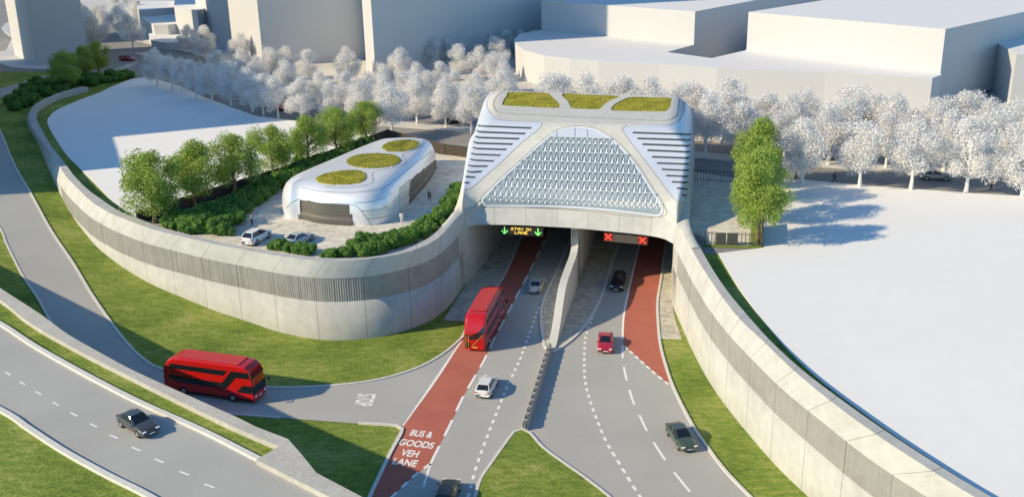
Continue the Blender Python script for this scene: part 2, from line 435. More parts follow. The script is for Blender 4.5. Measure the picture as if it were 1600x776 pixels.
# street strips: near road is the plate itself; median and far pavement
K2 = [(-80, 20), (120, 20), (160, 45), (181, 62), (210, 84), (250, 95), (300, 115), (370, 140), (440, 158), (520, 178), (600, 196), (737, 208), (900, 226), (1083, 247), (1215, 257), (1400, 269), (1600, 281), (1900, 300)]
k2 = cr(px3(K2[4:], PZ), n=90)
def ribbon(name, a, b, z, mt, thick=0):
    mb = MB(); A1 = [Vector((p.x, p.y, z)) for p in a]; B1 = [Vector((p.x, p.y, z)) for p in b]
    rows = [A1, B1]
    if thick: rows = [[p-Vector((0, 0, thick)) for p in A1], A1, B1, [p-Vector((0, 0, thick)) for p in B1]]
    mb.strip(rows); return struct(mb.build(name, mt))
med2 = offs(k2, 4.)
ribbon('median_strip', k2, med2, PZ+.12, K['pave'], .12)
far1 = offs(k2, 11.)
farp = [Vector((p.x, p.y, 0)) for p in far1]+[Vector((900, 300, 0)), Vector((900, 1400, 0)), Vector((-700, 1400, 0)), Vector((-420, 560, 0)), U(120, 0, PZ), U(172, 40, PZ), U(190, 62, PZ)]
flat('far_pavement', farp, PZ+.12, K['pave'])
# zebra crossing bars top left
for k in range(5):
    a = U(174+k*5.5, 112-k*2.6, PZ+.01); b = U(196+k*5, 109-k*2.6, PZ+.01)
    mb = MB(); mb.bar(a, b, .5, .004); struct(mb.build('crossing_bar', K['paint']))
# yard left of portal
yard = [Vector((p.x, p.y, 0)) for p in cr(px3([(246, 352), (302, 370), (358, 383), (415, 393), (460, 399), (502, 403.5), (533, 404.5), (579, 402), (626, 393), (672, 371), (697, 347), (711, 328)], WZ-.6), n=40)]
yard += [Vector((-5.5, 136, 0)), Vector((-3, 170, 0))]+px3([(740, 248), (686, 242), (607, 220), (520, 252), (430, 285), (300, 326), (232, 350)], PZ)
flat('gravel_yard', yard, PZ+.14, K['yard'])
yr = [Vector((22.6, 125.4, 0)), Vector((24.6, 122.5, 0))]+px3([(1105, 386), (1191, 387), (1191, 284), (1075, 268)], PZ)+[Vector((24, 150, 0))]
flat('gravel_yard', yr, PZ+.03, K['yard'])
flat('grass_strip', px3([(1172, 384), (1189, 384.5), (1189, 300), (1176, 300)], PZ), PZ+.08, K['grass'])
flat('grass_strip', px3([(1098, 386), (1190, 389), (1190, 385), (1096, 382)], PZ), PZ+.07, K['grass'])
# top left grass, path
def tribbon(name, a, b, off, mt, n=40, m_=4):
    a = cr([UT(*p) for p in a], n=n); b = cr([UT(*p) for p in b], n=n)
    mb = MB(); rows = []
    for j in range(m_+1):
        r = []
        for p, q in zip(a, b):
            v = p.lerp(q, j/m_); r.append(Vector((v.x, v.y, terr(v.x, v.y)+off)))
        rows.append(r)
    mb.strip(rows); return struct(mb.build(name, mt, smooth=True)), a, b
tribbon('footpath', [(-120, 172), (0, 139), (31, 130), (60, 121.5), (82, 117), (100, 117), (130, 118)], [(-120, 195), (0, 154), (20, 146), (51, 131.5), (77, 127.5), (98, 125), (130, 124)], .06, K['asph'])

# ------------------------------------------------------------------ roads (lower)
RZ = .03
main = [(578, 800), (578, 776), (586, 756), (627, 667), (623, 666), (640, 640), (680, 592), (721.6, 527), (735, 510), (785, 438), (818, 367), (830, 340)]
main = [(545, 860), (578, 776), (600, 722), (627, 667), (722, 527), (735, 505), (785, 436), (816, 369), (834, 330)]
mainp = px3(main, 0)+[Vector((40, 215, 0)), Vector((45, 160, 0))]+px3([(1041, 378), (1033, 434), (1027.5, 468), (1027.5, 494), (1031, 535), (1040.6, 573), (1054, 610), (1081, 663), (1101.5, 693.5), (1131.6, 733.7), (1172, 776), (1260, 860)], 0)
flat('main_road', mainp, RZ, K['asph'])
# side road
SU = [(0, 204), (20.6, 253.6), (49.5, 305), (80, 360.5), (114, 411), (144, 461), (182.6, 516), (208, 546), (231, 566), (251, 576), (320, 596), (407, 605), (484, 604.5), (551, 599.4), (601, 591), (654.6, 574), (695, 551), (724, 526)]
SL = [(-70, 250), (-40, 300), (0, 357), (10, 380.6), (33.5, 427.5), (60, 467.7), (90, 520), (130, 565), (180, 610), (235, 632), (300, 641), (367, 647), (430, 652), (483.6, 656), (550, 661), (623, 666), (627, 667.5)]
SU = [(-25, 150)]+SU; SL = [(-110, 200)]+SL
_, sua, slb = tribbon('side_road', SU, SL, .045, K['asph'], n=140, m_=8)
# red lanes
redL = [(578, 776), (627, 667), (680, 592), (714, 541), (722, 527), (735, 505), (785, 436), (816, 369), (834, 330)]
redR = [(851, 376), (829.5, 420), (801.5, 474), (773, 528), (755, 565.5), (724.5, 618.5), (702, 666), (681, 707.6), (673, 724)]
redp = px3([(560, 815), (578, 776)]+redL[1:], 0)+px3([(873, 330)]+redR+[(645, 745), (618.7, 770), (590, 800)], 0)
flat('red_bus_lane', redp, RZ+.006, K['red'])
rr1 = [(1012, 350), (999.5, 382), (986, 438), (975, 490.7), (972.6, 531.8), (976, 541), (1048, 603)]
rr2 = [(1043.5, 590), (1038, 565), (1030, 535), (1027.3, 494), (1027.3, 468), (1033, 434.6), (1040.6, 378.6), (1048, 345)]
flat('red_exit_lane', px3(rr1+rr2, 0), RZ+.006, K['red'])
# gravel beds at the foot of the walls
gz = .05
flat('gravel_bed', px3([(697, 501), (722, 501.5), (735, 505), (785, 436), (816, 369), (834, 330)], 0)+[Vector((-1, 160, 0)), Vector((-3, 148, 0)), Vector((-8.8, 119, 0))], gz, K['gravel'])
flat('gravel_bed', px3([(1041, 378), (1033, 434), (1027.5, 468), (1027.5, 494), (1030.5, 528)], 0)+px3([(1065.5, 529), (1055, 500), (1051, 480)], 0)+[Vector((21.4, 125, 0)), Vector((22.4, 132, 0)), Vector((27, 160, 0))], gz, K['gravel'])
isl = [(905, 340), (883.7, 393.5), (867, 431), (850, 468), (845, 491), (847, 520), (851, 541), (858, 548), (868, 548), (882, 540), (904, 521), (928, 488), (945, 450), (957, 408.5), (968, 378.6), (980, 345)]
islp = px3(isl, 0)
flat('gravel_island', islp, .14, K['gravel'], .14)
def kerb(name, pts, w=.3, h=.16, z=0., mt='kerb', terrain=False, z0=None, label=None):
    c = cr(pts, step=1.0); a = offs(c, w/2); b = offs(c, -w/2)
    zf = (lambda p: terr(p.x, p.y)) if terrain else (lambda p: z)
    S = lambda ps, dz: [Vector((p.x, p.y, zf(p)+dz)) for p in ps]
    mb = MB(); mb.strip([S(a, -.1), S(a, h), S(b, h), S(b, -.1)])
    return struct(mb.build(name, K[mt]))
kerb('kerb', px3(isl, 0), .3, .2)
kerb('kerb', px3([(721.6, 527), (735, 504), (785, 436), (816, 369), (834, 330)], 0), .25, .12)
kerb('kerb', px3([(1047, 350), (1041, 378), (1033, 434), (1027.5, 468), (1027.5, 494), (1031, 535), (1040.6, 573), (1054, 610), (1081, 663), (1101.5, 693.5), (1131.6, 733.7), (1172, 776), (1240, 842)], 0), .3, .15)
kerb('kerb', sua, .3, .15, terrain=True)
kerb('kerb', slb[:-12], .25, .12, terrain=True)
kerb('kerb', px3([(560, 661.5), (618, 665), (627, 668), (627.5, 676), (611, 706), (590, 750), (578, 776), (562, 815)], 0), .35, .16)
kerb('kerb', px3([(1027.5, 528.5), (1065, 529)], 0), .15, .1)
# grass island at the bottom
gi_l = [(735, 800), (742.6, 776), (751, 749), (767.7, 724), (784, 701), (800, 679), (807, 673), (813.5, 671.5), (820, 672.5), (830, 679), (847, 698.5), (880.5, 723.6), (914, 747), (951, 776), (990, 812)]
gip = cr(px3(gi_l, 0), step=1.)
flat('grass_island', gip, .13, K['grass']); kerb('kerb', px3(gi_l, 0), .28, .17)

# ------------------------------------------------------------------ road markings
mk = RZ+.012
def line(pts, w, dash=None, gap=None, z=mk, name='lane_marking', phase=0., terrain=False):
    c = cr(px3(pts, 0) if not isinstance(pts[0], Vector) else pts, step=.1); L = cum(c); mb = MB()
    N = offs(c, w/2); M_ = offs(c, -w/2)
    zf = lambda p: (terr(p.x, p.y)+.06) if terrain else z
    S = lambda p: Vector((p.x, p.y, zf(p)))
    if not dash:
        mb.strip([[S(p) for p in N[::5]], [S(p) for p in M_[::5]]])
    else:
        s = phase
        while s < L[-1]:
            i = min(range(len(L)), key=lambda q: abs(L[q]-s)); j = min(range(len(L)), key=lambda q: abs(L[q]-s-dash))
            if j > i: mb.strip([[S(p) for p in N[i:j+1]], [S(p) for p in M_[i:j+1]]])
            s += dash+gap
    return struct(mb.build(name, K['paint']))
line([(627, 665), (680, 592), (710, 546), (721, 530)], .5)
line([(673, 724), (681, 707.6), (702, 666), (724.5, 618.5), (755, 565.5), (773, 528), (801.5, 474), (829.5, 420), (851, 376), (865, 345)], .28, 3.3, 1.9)
line([(673, 724), (655, 737), (645, 745), (618.7, 770), (600, 788)], .3, 1.0, .8)
line([(673, 724), (666, 746), (660.5, 765), (654, 790)], .22, 4, 2)
line([(842.5, 479.5), (826, 524), (811, 565), (792, 604), (783, 627), (762, 680), (745, 727), (735.6, 760.6), (727, 792)], .3, .75, .75)
line([(928, 488), (925, 498), (915.5, 524), (913, 554), (913.5, 588), (919, 616), (930.7, 650), (946, 687), (967.5, 723.6), (997.7, 772), (1020, 800)], .3, .75, .75)
line([(1010, 355), (999.5, 382), (986, 438), (975, 490.7), (972.6, 531.8)], .26)
line([(972.6, 540), (973, 560), (975.5, 577), (981, 599.7), (989, 626.5), (999, 648), (1009.4, 670), (1021, 690), (1036, 713.6), (1053, 737), (1074.7, 764), (1100, 795)], .26, 3.4, 2.2)
line([(976, 541), (1000, 563), (1024, 584), (1048, 603)], .3, .8, .6)
fc = bpy.data.curves.new('t', 'FONT')
def text(name, s, loc, xdir, updir, height, mt, parent=None, depth=0., shear=0., wscale=1., spacing=1.):
    cu = bpy.data.curves.new(name, 'FONT'); cu.body = s; cu.size = 1; cu.align_x = 'CENTER'; cu.align_y = 'CENTER'; cu.extrude = depth; cu.offset = .028
    cu.space_character = spacing
    o = bpy.data.objects.new('tmp', cu); C.objects.link(o)
    bpy.context.view_layer.update()
    me = bpy.data.meshes.new_from_object(o.evaluated_get(bpy.context.evaluated_depsgraph_get()))
    bpy.data.objects.remove(o)
    X = Vector(xdir); Y = Vector(updir); Z = X.normalized().cross(Y.normalized())
    for v in me.vertices:
        q = v.co.copy(); v.co = X*(q.x*height*wscale)+Y*(q.y*height)+Z*q.z+Vector(loc)
    me.materials.clear(); me.materials.append(K[mt]); me.name = name
    ob = bpy.data.objects.new(name, me); C.objects.link(ob)
    if parent:
        ob.parent = parent
        ob.matrix_parent_inverse = Matrix.Translation(parent.location).inverted() if not parent.rotation_euler.z else parent.matrix_world.inverted()
    return ob
ldir = (U(700, 670)-U(645, 776)).normalized()   # along the lane
for s, x, y, w in (('BUS &', 658, 677.5, 3.5), ('GOODS', 650.5, 693, 4.0), ('VEH', 641, 708, 2.3), ('LANE', 632.5, 722, 3.2)):
    a = U(x-5, y-.3, 0); b = U(x+5, y+.9, 0); xd = (b-a).normalized()
    p = U(x, y, RZ+.014)
    struct(text('lane_lettering', s, p, xd, ldir, 1.62, 'paint', wscale=w*.78/(1.62*len(s)*.62)))
p = U(569, 624, .062); xd = Vector((-.05, -.99, 0)).normalized(); ud = Vector((.99, -.05, 0)).normalized()
struct(text('stop_lettering', 'STOP', p, xd, ud, 2.7, 'paint', wscale=.42))

# ------------------------------------------------------------------ elevated road bottom left
EZ = 7.6
coU = [(-120, 372), (0, 449.5), (33.5, 471), (67, 493), (100.5, 518), (134, 538), (167.5, 556.5), (201, 574.5), (248, 596.5), (315, 626.5), (370, 651), (400, 666), (450, 685), (472.4, 710.4), (494.7, 738), (567, 776), (650, 818)]
coL = [(-120, 388), (0, 468), (33.5, 494.5), (70, 518), (134, 553), (187.6, 580), (248, 610), (311.6, 641), (360, 664), (400, 681.5), (436, 696.5)]
CZ = 8.1
cu3 = px3(coU, CZ); cl3 = px3(coL, CZ)
mb = MB(); n = 60
capU = cr(cu3[:12], n=n); capL = cr(cl3[:10], n=n)
capb = [Vector((p.x, p.y, -1)) for p in capU]; capi = [Vector((p.x, p.y, EZ-.3)) for p in capL]
root = thing('road_parapet', 'pale concrete parapet wall edging the raised road beside the side road', 'parapet', (capU[30].x, capU[30].y, 0))
inv = -root.location
mb.strip([[q+inv for q in r] for r in (capb, capU, capL, capi)]); mb.build('wall', K['conc2'], root)
# paved end of the parapet
endp = [capU[-1], cu3[12], cu3[13], cu3[14], cu3[15], cu3[16], U(620, 818, CZ), U(516, 776, CZ), U(400, 717.5, CZ), U(436, 696.5, CZ), capL[-1]]
mb = MB(); mb.slab([p+inv for p in endp], -1, CZ); mb.build('paved_end', K['conc2'], root)
# earth body of the raised road
body = [Vector((p.x, p.y, 0)) for p in capL]+[Vector((p.x, p.y, 0)) for p in (cu3[11].lerp(capL[-1], .5), U(440, 690, CZ), U(490, 745, CZ), U(560, 780, CZ), U(640, 822, CZ))]+[Vector((6, 44, 0)), Vector((-140, 20, 0)), Vector((-160, 120, 0))]
mb = MB(); mb.slab(body, -1, EZ); struct(mb.build('raised_embankment', K['grass']))
eu = [(-140, 428), (0, 507), (15, 516), (50, 539.5), (90.5, 563), (150.7, 596), (217.7, 630), (284.7, 660), (335, 683.5), (400, 717), (455.7, 744), (511, 772), (600, 815)]
el = [(-140, 573), (0, 641.6), (43.5, 670), (100.5, 707), (167.5, 744), (231, 776), (330, 835)]
eua = cr(px3(eu, EZ), n=90); ela = cr(px3(el, EZ), n=90)
ribbon('raised_road', eua, ela, EZ+.03, K['asph'])
for a in (eua, ela):
    c = cr(a, step=1.); A1 = offs(c, .24); B1 = offs(c, -.24)
    mb = MB(); S = lambda ps, z: [Vector((p.x, p.y, z)) for p in ps]
    mb.strip([S(A1, EZ), S(A1, EZ+.3), S(B1, EZ+.3), S(B1, EZ)]); struct(mb.build('kerb', K['kerb']))
for x, y in ((37, 200), (105, 245), (180, 291), (260, 341), (345, 390), (437, 441), (532, 494), (635, 551), (743, 606), (860, 664), (977, 723)):
    p = U(x/2.985, 516+y/2.985, EZ+.04); mb = MB()
    a = rad(-45+15*(y/723)); d = Vector((math.cos(a), math.sin(a), 0))
    mb.bar(p-d*.55, p+d*.55, .16, .004); struct(mb.build('lane_marking', K['paint']))

# ------------------------------------------------------------------ portal building
portal = thing('tunnel_portal_building', 'sculpted concrete and pale metal tunnel portal building with a triangular glazed front', 'portal building', (8, 145, 0))
PL = portal.location
lipA = [(721, 332.5), (727, 328), (737, 325.4), (752, 324), (787, 324), (822, 325.2), (867, 327), (901, 330), (940, 334), (980, 338), (1020, 341.8), (1043.5, 345), (1058, 351)]
lipB = [(722, 359), (729, 354), (742, 351.7), (760, 351), (780, 351), (820, 352), (867, 354.5), (900, 356.5), (944, 360.5), (980, 364), (1013, 368), (1037, 373), (1052.5, 381)]
lA = cr(px3(lipA, WZ), n=260); lB = cr([U(x, y, {0: 8., 1: 8., 2: 8.05, 12: 8.0}.get(i, 8.15)) for i, (x, y) in enumerate(lipB)], n=260)
lB2 = [p+Vector((.2, .8, -.02)) for p in lB]
lin = [Vector((p.x+1.2, p.y+6, 8.2)) for p in lB2]
mb = MB(); mb.strip([[p-PL for p in r] for r in (lA, lB, lB2, lin)])
Lc = cum(lA); jj = Lc[nearest(lA, U(772, 324, WZ))]
uv = [((l-jj)/4.35, 1.) for l in Lc]*4
mb.build('portal_lip', K['conc'], portal, smooth=False, uvs=uv)
# shell surface
S2L, S2R = Vector((-5.2, 172.5, 0)), Vector((30.2, 162.3, 0))
S1L, S1R = Vector((-6.1, 150.6, 0)), Vector((26.3, 141.8, 0))
S0L, S0R = Vector((-7.4, 134.2, 0)), Vector((22.5, 125.6, 0))
nU, nV = 300, 230
def ring(Lp, Rp, zt, r, w0):
    """cross-section points, w0 blends the plan line to the lip curve"""
    r = min(r, (zt-PZ)*.95); hw = (Rp-Lp).length
    segs = []
    lean = .06*(zt-PZ)
    segs = [(0, PZ-.2)]+[(lean*.9, zt-r)]
    for k in range(1, 10):
        t = k/10*math.pi/2; segs.append((lean+r*(1-math.cos(t)), zt-r+r*math.sin(t)))
    segs.append((lean+r, zt)); mid = len(segs)
    segs += [(hw-x, z) for x, z in reversed(segs)]
    L = [0]
    for a, b in zip(segs, segs[1:]): L.append(L[-1]+math.hypot(b[0]-a[0], b[1]-a[1]))
    out = []; j = 0
    for i in range(nU+1):
        s = L[-1]*i/nU
        while j < len(L)-2 and L[j+1] < s: j += 1
        t = (s-L[j])/(L[j+1]-L[j]); x = segs[j][0]*(1-t)+segs[j+1][0]*t; z = segs[j][1]*(1-t)+segs[j+1][1]*t
        f = max(0, min(1, x/hw)); p = Lp.lerp(Rp, f)
        if w0 > 0:
            q = lA[0]; 
            fi = f*(len(lA)-1); i0 = min(len(lA)-2, int(fi)); q = lA[i0].lerp(lA[i0+1], fi-i0)
            p = p.lerp(Vector((q.x, q.y, 0)), w0)
        out.append(Vector((p.x, p.y, z)))
    return out
grid = []
for j in range(nV+1):
    v = j/nV
    if v < .52:
        t = v/.52; Lp = S2L.lerp(S1L, t); Rp = S2R.lerp(S1R, t); zt = 19.; w0 = 0; r = 3.6
        zt = 19-.12*sm((t-.8)/.2)
    else:
        t = (v-.52)/.48; Lp = S1L.lerp(S0L, t); Rp = S1R.lerp(S0R, t)
        lin_ = t; e = .16
        hh = 0.5*((t-.04)+math.sqrt((t-.04)**2+.006)); h1 = 0.5*(.96+math.sqrt(.96**2+.006)); h0 = 0.5*(-.04+math.sqrt(.0016+.006))
        q = (hh-h0)/(h1-h0)
        zt = 18.88+(WZ-18.88)*q; w0 = sm((t-.35)/.65); r = .8+2.8*(1-sm(t/.3))
    grid.append(ring(Lp, Rp, zt, r, w0))
verts = [p for row in grid for p in row]; W = nU+1
quads = [(j*W+i, j*W+i+1, (j+1)*W+i+1, (j+1)*W+i) for j in range(nV) for i in range(nU)]
bvh = BVHTree.FromPolygons(verts, quads)
def hit(px, py, b=None, off=0.):
    d = ray(px, py).normalized(); loc, nor, idx, dist = (b or bvh).ray_cast(CAM, d)
    if loc is None: return None
    if nor.dot(d) > 0: nor = -nor
    return loc+nor*off, nor
s3 = lambda pts: sc3(pts, 2.986, 700, 120)
G1 = cr([Vector((*p, 0)) for p in s3([(290, 71), (455, 75), (478, 86), (520, 128), (518, 138), (500, 145), (270, 134), (258, 122), (263, 105), (278, 80)])], n=50, closed=True)
G2 = cr([Vector((*p, 0)) for p in s3([(534, 79), (660, 84), (794, 90), (770, 105), (735, 125), (714, 145), (700, 152), (590, 148), (573, 141), (560, 115)])], n=50, closed=True)
G3 = cr([Vector((*p, 0)) for p in s3([(855, 95), (945, 96), (1037, 99), (1040, 120), (1035, 145), (1020, 158), (995, 162), (780, 158), (763, 148), (775, 130), (810, 110)])], n=50, closed=True)
GP = [[(p.x, p.y) for p in g] for g in (G1, G2, G3)]
gl = s3([(484, 272), (510, 257), (550, 245), (600, 239), (650, 241), (700, 256), (745, 282), (800, 325), (850, 380), (900, 450), (950, 530), (990, 590), (1001, 612), (1000, 632), (988, 644), (965, 646), (900, 638), (750, 621), (600, 609), (450, 603), (300, 602), (180, 600), (163, 590), (161, 575), (175, 557), (250, 480), (350, 390), (420, 325)])
glp = [(p.x, p.y) for p in cr([Vector((*p, 0)) for p in gl], n=110, closed=True)]
LP = s3([(440, 213), (425, 243), (350, 303), (250, 397), (170, 467), (118, 512), (98, 524), (60, 528)])+[(600, 300), (600, 60), (790, 60)]+s3([(250, 40), (215, 75), (188, 105), (184, 142), (205, 178), (235, 198), (290, 206), (428, 209)])
RP = s3([(835, 228), (815, 240), (818, 255), (860, 315), (950, 432), (1035, 545), (1062, 575), (1085, 584), (1160, 586)])+[(1200, 316), (1200, 60), (1075, 60)]+s3([(1112, 60), (1106, 120), (1102, 165), (1078, 205), (1030, 226), (1000, 229)])
regions = {k: [] for k in ('frame', 'left', 'right', 'g0', 'g1', 'g2', 'glz')}
for f in quads:
    c = (verts[f[0]]+verts[f[2]])*.5; n = (verts[f[1]]-verts[f[0]]).cross(verts[f[3]]-verts[f[0]]); n.normalize()
    if n.z < 0: n = -n
    x, y = PX(c)
    up = n.z
    i = f[0] % W; side = None
    if c.z < grid[f[0]//W][nU//2].z-.6:
        side = 'left' if i < nU/2 else 'right'
    k = 'frame'
    if side and abs(n.z) < .5 and c.y > 138: k = side if c.z > 10.2 else 'frame'
    elif pip(x, y, LP) and i < nU/2: k = 'left'
    elif pip(x, y, RP) and i > nU/2: k = 'right'
    else:
        for q in range(3):
            if pip(x, y, GP[q]): k = 'g%d' % q
        if k == 'frame' and pip(x, y, glp): k = 'glz'
    regions[k].append(f)
def patch(fs, vs, name, mt, parent, off=0., jit=0., smooth=True, skirt=True, base=None):
    used = {}; mb = MB(); nor = {}
    for f in fs:
        n = (vs[f[1]]-vs[f[0]]).cross(vs[f[3]]-vs[f[0]]).normalized()
        if n.dot(CAM-vs[f[0]]) < 0 and n.z < .0: n = -n
        if n.z < -.01: n = -n
        for i in f: nor[i] = nor.get(i, Vector())+n
    for f in fs:
        for i in f:
            if i not in used:
                used[i] = len(mb.v); n = nor[i].normalized(); mb.v.append(tuple(vs[i]-base+n*(off+random.uniform(-jit, jit))))
        mb.f.append(tuple(used[i] for i in f)); mb.mi.append(0)
    if off and skirt:
        ec = {}
        for f in fs:
            for a, b in zip(f, f[1:]+f[:1]): ec[(a, b)] = 1
        for (a, b) in list(ec):
            if (b, a) not in ec:
                o = len(mb.v); mb.v += [tuple(vs[a]-base), tuple(vs[b]-base)]
                mb.f.append((used[b], used[a], o, o+1)); mb.mi.append(0)
    return mb.build(name, mt, parent, smooth=smooth and not (off and skirt))
patch(regions['frame'], verts, 'concrete_frame', K['frame'], portal, base=PL)
patch(regions['left'], verts, 'side_cladding', K['blue'], portal, off=.0, base=PL)
patch(regions['right'], verts, 'side_cladding', K['blue'], portal, off=.0, base=PL)
for q in range(3): patch(regions['g%d' % q], verts, 'sedum_bed', K['moss'], portal, off=-.10, jit=.04, base=PL, skirt=True)
patch(regions['glz'], verts, 'glazing', K['glass'], portal, off=-.0, base=PL)
# shoulders where the frame flares into the wall copings
def shoulder(outer, inner):
    a = cr([U(*q) for q in outer], n=24); b = cr([U(*q) for q in inner], n=24)
    mb = MB(); rows = [[Vector((p.x, p.y, PZ-.2))-PL for p in a]]
    for k in range(7):
        t = k/6; rows.append([p.lerp(q, t)+Vector((0, 0, .05+.10*math.sin(math.pi*t)))-PL for p, q in zip(a, b)])
    mb.strip(rows); mb.build('frame_shoulder', K['frame'], portal, smooth=True)
shoulder([(690, 352.5, 10.2), (697, 345.5, 10.2), (706, 334, 10.2), (712.5, 322, 10.3), (716.5, 310, 10.7), (720, 296, 11.5), (723, 282, 12.3)], [(695, 362, 10.2), (703, 353.5, 10.2), (712, 343, 10.2), (721, 333.5, 10.2), (731, 327.5, 10.25), (742, 325, 10.3), (752, 318, 10.8)])
shoulder([(1096, 389, 10.2), (1089, 378, 10.2), (1082, 362, 10.2), (1078.5, 348, 10.3), (1077.5, 334, 10.7), (1077.5, 318, 11.5), (1078, 302, 12.3)], [(1080, 388, 10.2), (1074.5, 377, 10.2), (1071, 369, 10.2), (1066.5, 360, 10.2), (1058, 351.5, 10.2), (1048, 343, 10.5), (1044, 332, 11.2)])
# rear wall
mb = MB(); r = grid[0]; mb.strip([[p-PL for p in r], [Vector((p.x, p.y, PZ-.3))-PL for p in r]]); mb.build('rear_wall', K['frame'], portal)
def seam(pts, name, w, mt, parent, base, b=None, off=.02, th=None, closed=False, n=None):
    c = cr([Vector((*p, 0)) for p in pts], step=2.2, closed=closed); hs = [hit(p.x, p.y, b, off) for p in c]; hs = [h for h in hs if h]
    if len(hs) < 2: return
    ps = [h[0] for h in hs]; ns = [h[1] for h in hs]; mb = MB(); R1 = []; R2 = []
    for i in range(len(ps)):
        t = (ps[min(i+1, len(ps)-1)]-ps[max(0, i-1)]).normalized(); sd = t.cross(ns[i]).normalized()
        R1.append(ps[i]+sd*w/2-base); R2.append(ps[i]-sd*w/2-base)
    rows = [R1, R2]
    if th: rows = [[p-n_*th for p, n_ in zip(R1, ns)], R1, R2, [p-n_*th for p, n_ in zip(R2, ns)]]
    mb.strip(rows)
    return mb.build(name, mt, parent)
seam(s3([(280, 62), (240, 80), (217, 110), (215, 140), (235, 165), (280, 172), (500, 184), (760, 195), (960, 204), (1020, 203), (1055, 190), (1072, 165), (1078, 100)]), 'roof_groove', .13, K['seam'], portal, PL)
glo = [(x+(x-890)*.045, y+(y-272)*.045) for x, y in glp[::3]]
seam(glo, 'frame_groove', .06, K['seam'], portal, PL, closed=True)
seam([(x, y) for x, y in glp[::2]], 'glazing_edge', .28, K['slotlip'], portal, PL, off=.08, th=.1, closed=True)
seam([(752, 323.5), (790, 323.2), (822, 324.2), (867, 326), (901, 328.5), (940, 332.5), (980, 336.5), (1020, 340.3)], 'lip_groove', .07, K['seam'], portal, PL)
seam(s3([(110, 612), (170, 560)]), 'frame_joint', .06, K['seam'], portal, PL); seam(s3([(1000, 600), (1085, 690)]), 'frame_joint', .05, K['seam'], portal, PL)
for rg in (LP[:8], LP[11:], RP[:9], RP[12:]): seam(rg, 'cladding_edge', .07, K['seam'], portal, PL, off=.025)
LS = [(135, 222, 387, 240), (135, 250, 358, 266), (128, 276, 330, 290), (120, 302, 300, 315), (118, 328, 270, 340), (110, 355, 243, 367), (105, 382, 212, 394), (95, 410, 183, 418), (90, 438, 155, 443), (82, 466, 125, 470), (77, 494, 97, 496)]
RS = [(862, 261, 1134, 270), (884, 288, 1132, 296), (908, 315, 1130, 323), (930, 343, 1128, 351), (952, 374, 1126, 380), (975, 403, 1124, 408), (998, 432, 1122, 437), (1018, 461, 1120, 465), (1045, 490, 1119, 493), (1068, 520, 1117, 522), (1092, 551, 1115, 552)]
for S_, left in ((LS, 1), (RS, 0)):
    for x0, y0, x1, y1 in S_:
        if left: pts = [(x0, y0), (x0+14, y0+6), (x0+30, y0+7+(y1-y0)*.1), (x1, y1)] if x1-x0 > 45 else [(x0, y0), (x1, y1)]
        else: pts = [(x0, y0), (x1-40, y1-1), (x1-22, y1), (x1, y1-4)] if x1-x0 > 60 else [(x0, y0), (x1, y1)]
        seam(s3(pts), 'louvre_slot', .34, K['slot'], portal, PL, off=.035, th=.03)
        seam([(x, y-1.35) for x, y in s3(pts)], 'louvre_lip', .10, K['slotlip'], portal, PL, off=.16, th=.16)
# patterned glazing
rowy = [215.4, 224.8, 239, 254, 268.6, 283, 297.6, 312.4, 321.5]
fin = MB(); dk = MB()
def RY(k, x): return rowy[k]+.052*(x-901)*(.6+.4*k/8)
for k in range(8):
    x = 740.; i = 0
    while x < 1045:
        xl, xr = x, x+8.7; ya, yb = RY(k, x), RY(k+1, x)
        xc = (xl+xr)/2; yc = (ya+yb)/2
        if all(pip(xc+(q[0]-xc)*.3, yc+(q[1]-yc)*.4, glp) for q in ((xl, ya), (xr, ya), (xl, yb), (xr, yb))):
            g_ = lambda a, b_, o: hit(a, b_, None, o)[0]-PL
            try:
                top = g_(xr, ya+.8, .03); bl = g_(xr-3.1, yb-.8, .03); br = g_(xr+1.2, yb-.8, .03); pk = g_(xr-.6, yb-2.4, .15)
                fin.add([top, bl, br, pk], [(0, 1, 3), (0, 3, 2), (1, 2, 3)])
                for w_ in (.32, .62):
                    a = g_(xl+8.7*w_-2, ya+1, .05); b = g_(xl+8.7*w_-2+2.2*(.5-w_)+.8, yb-3, .05); fin.bar(a, b, .045)
                a = g_(xl, ya, .12); b = g_(xr, RY(k, xr), .12); fin.bar(a, b, .07)
                # folded glass pane
                p0 = g_(xl+1.2, ya+.7, .04); p1 = g_(xr-.4, ya+.7, .16); p2 = g_(xc-.8, yb-.8, .04)
                dk.add([p0, p1, p2], [(0, 2, 1)])
            except TypeError: pass
        x += 8.7
fin.build('glazing_fins', K['fin'], portal); dk.build('folded_panes', K['glass'], portal)
# plain head panel of the glazing
hp = [f for f in regions['glz'] if (lambda q: q[1] < RY(0, q[0])-.2)(PX((verts[f[0]]+verts[f[2]])*.5))]
patch(hp, verts, 'head_panel', K['blue'], portal, off=.06, base=PL)
seam([(870.5, 204), (869.5, 214)], 'panel_joint', .05, K['seamd'], portal, PL, off=.09)
seam([(898.5, 200), (898, 215)], 'panel_joint', .05, K['seamd'], portal, PL, off=.09); seam([(917, 203), (919, 216)], 'panel_joint', .05, K['seamd'], portal, PL, off=.09)

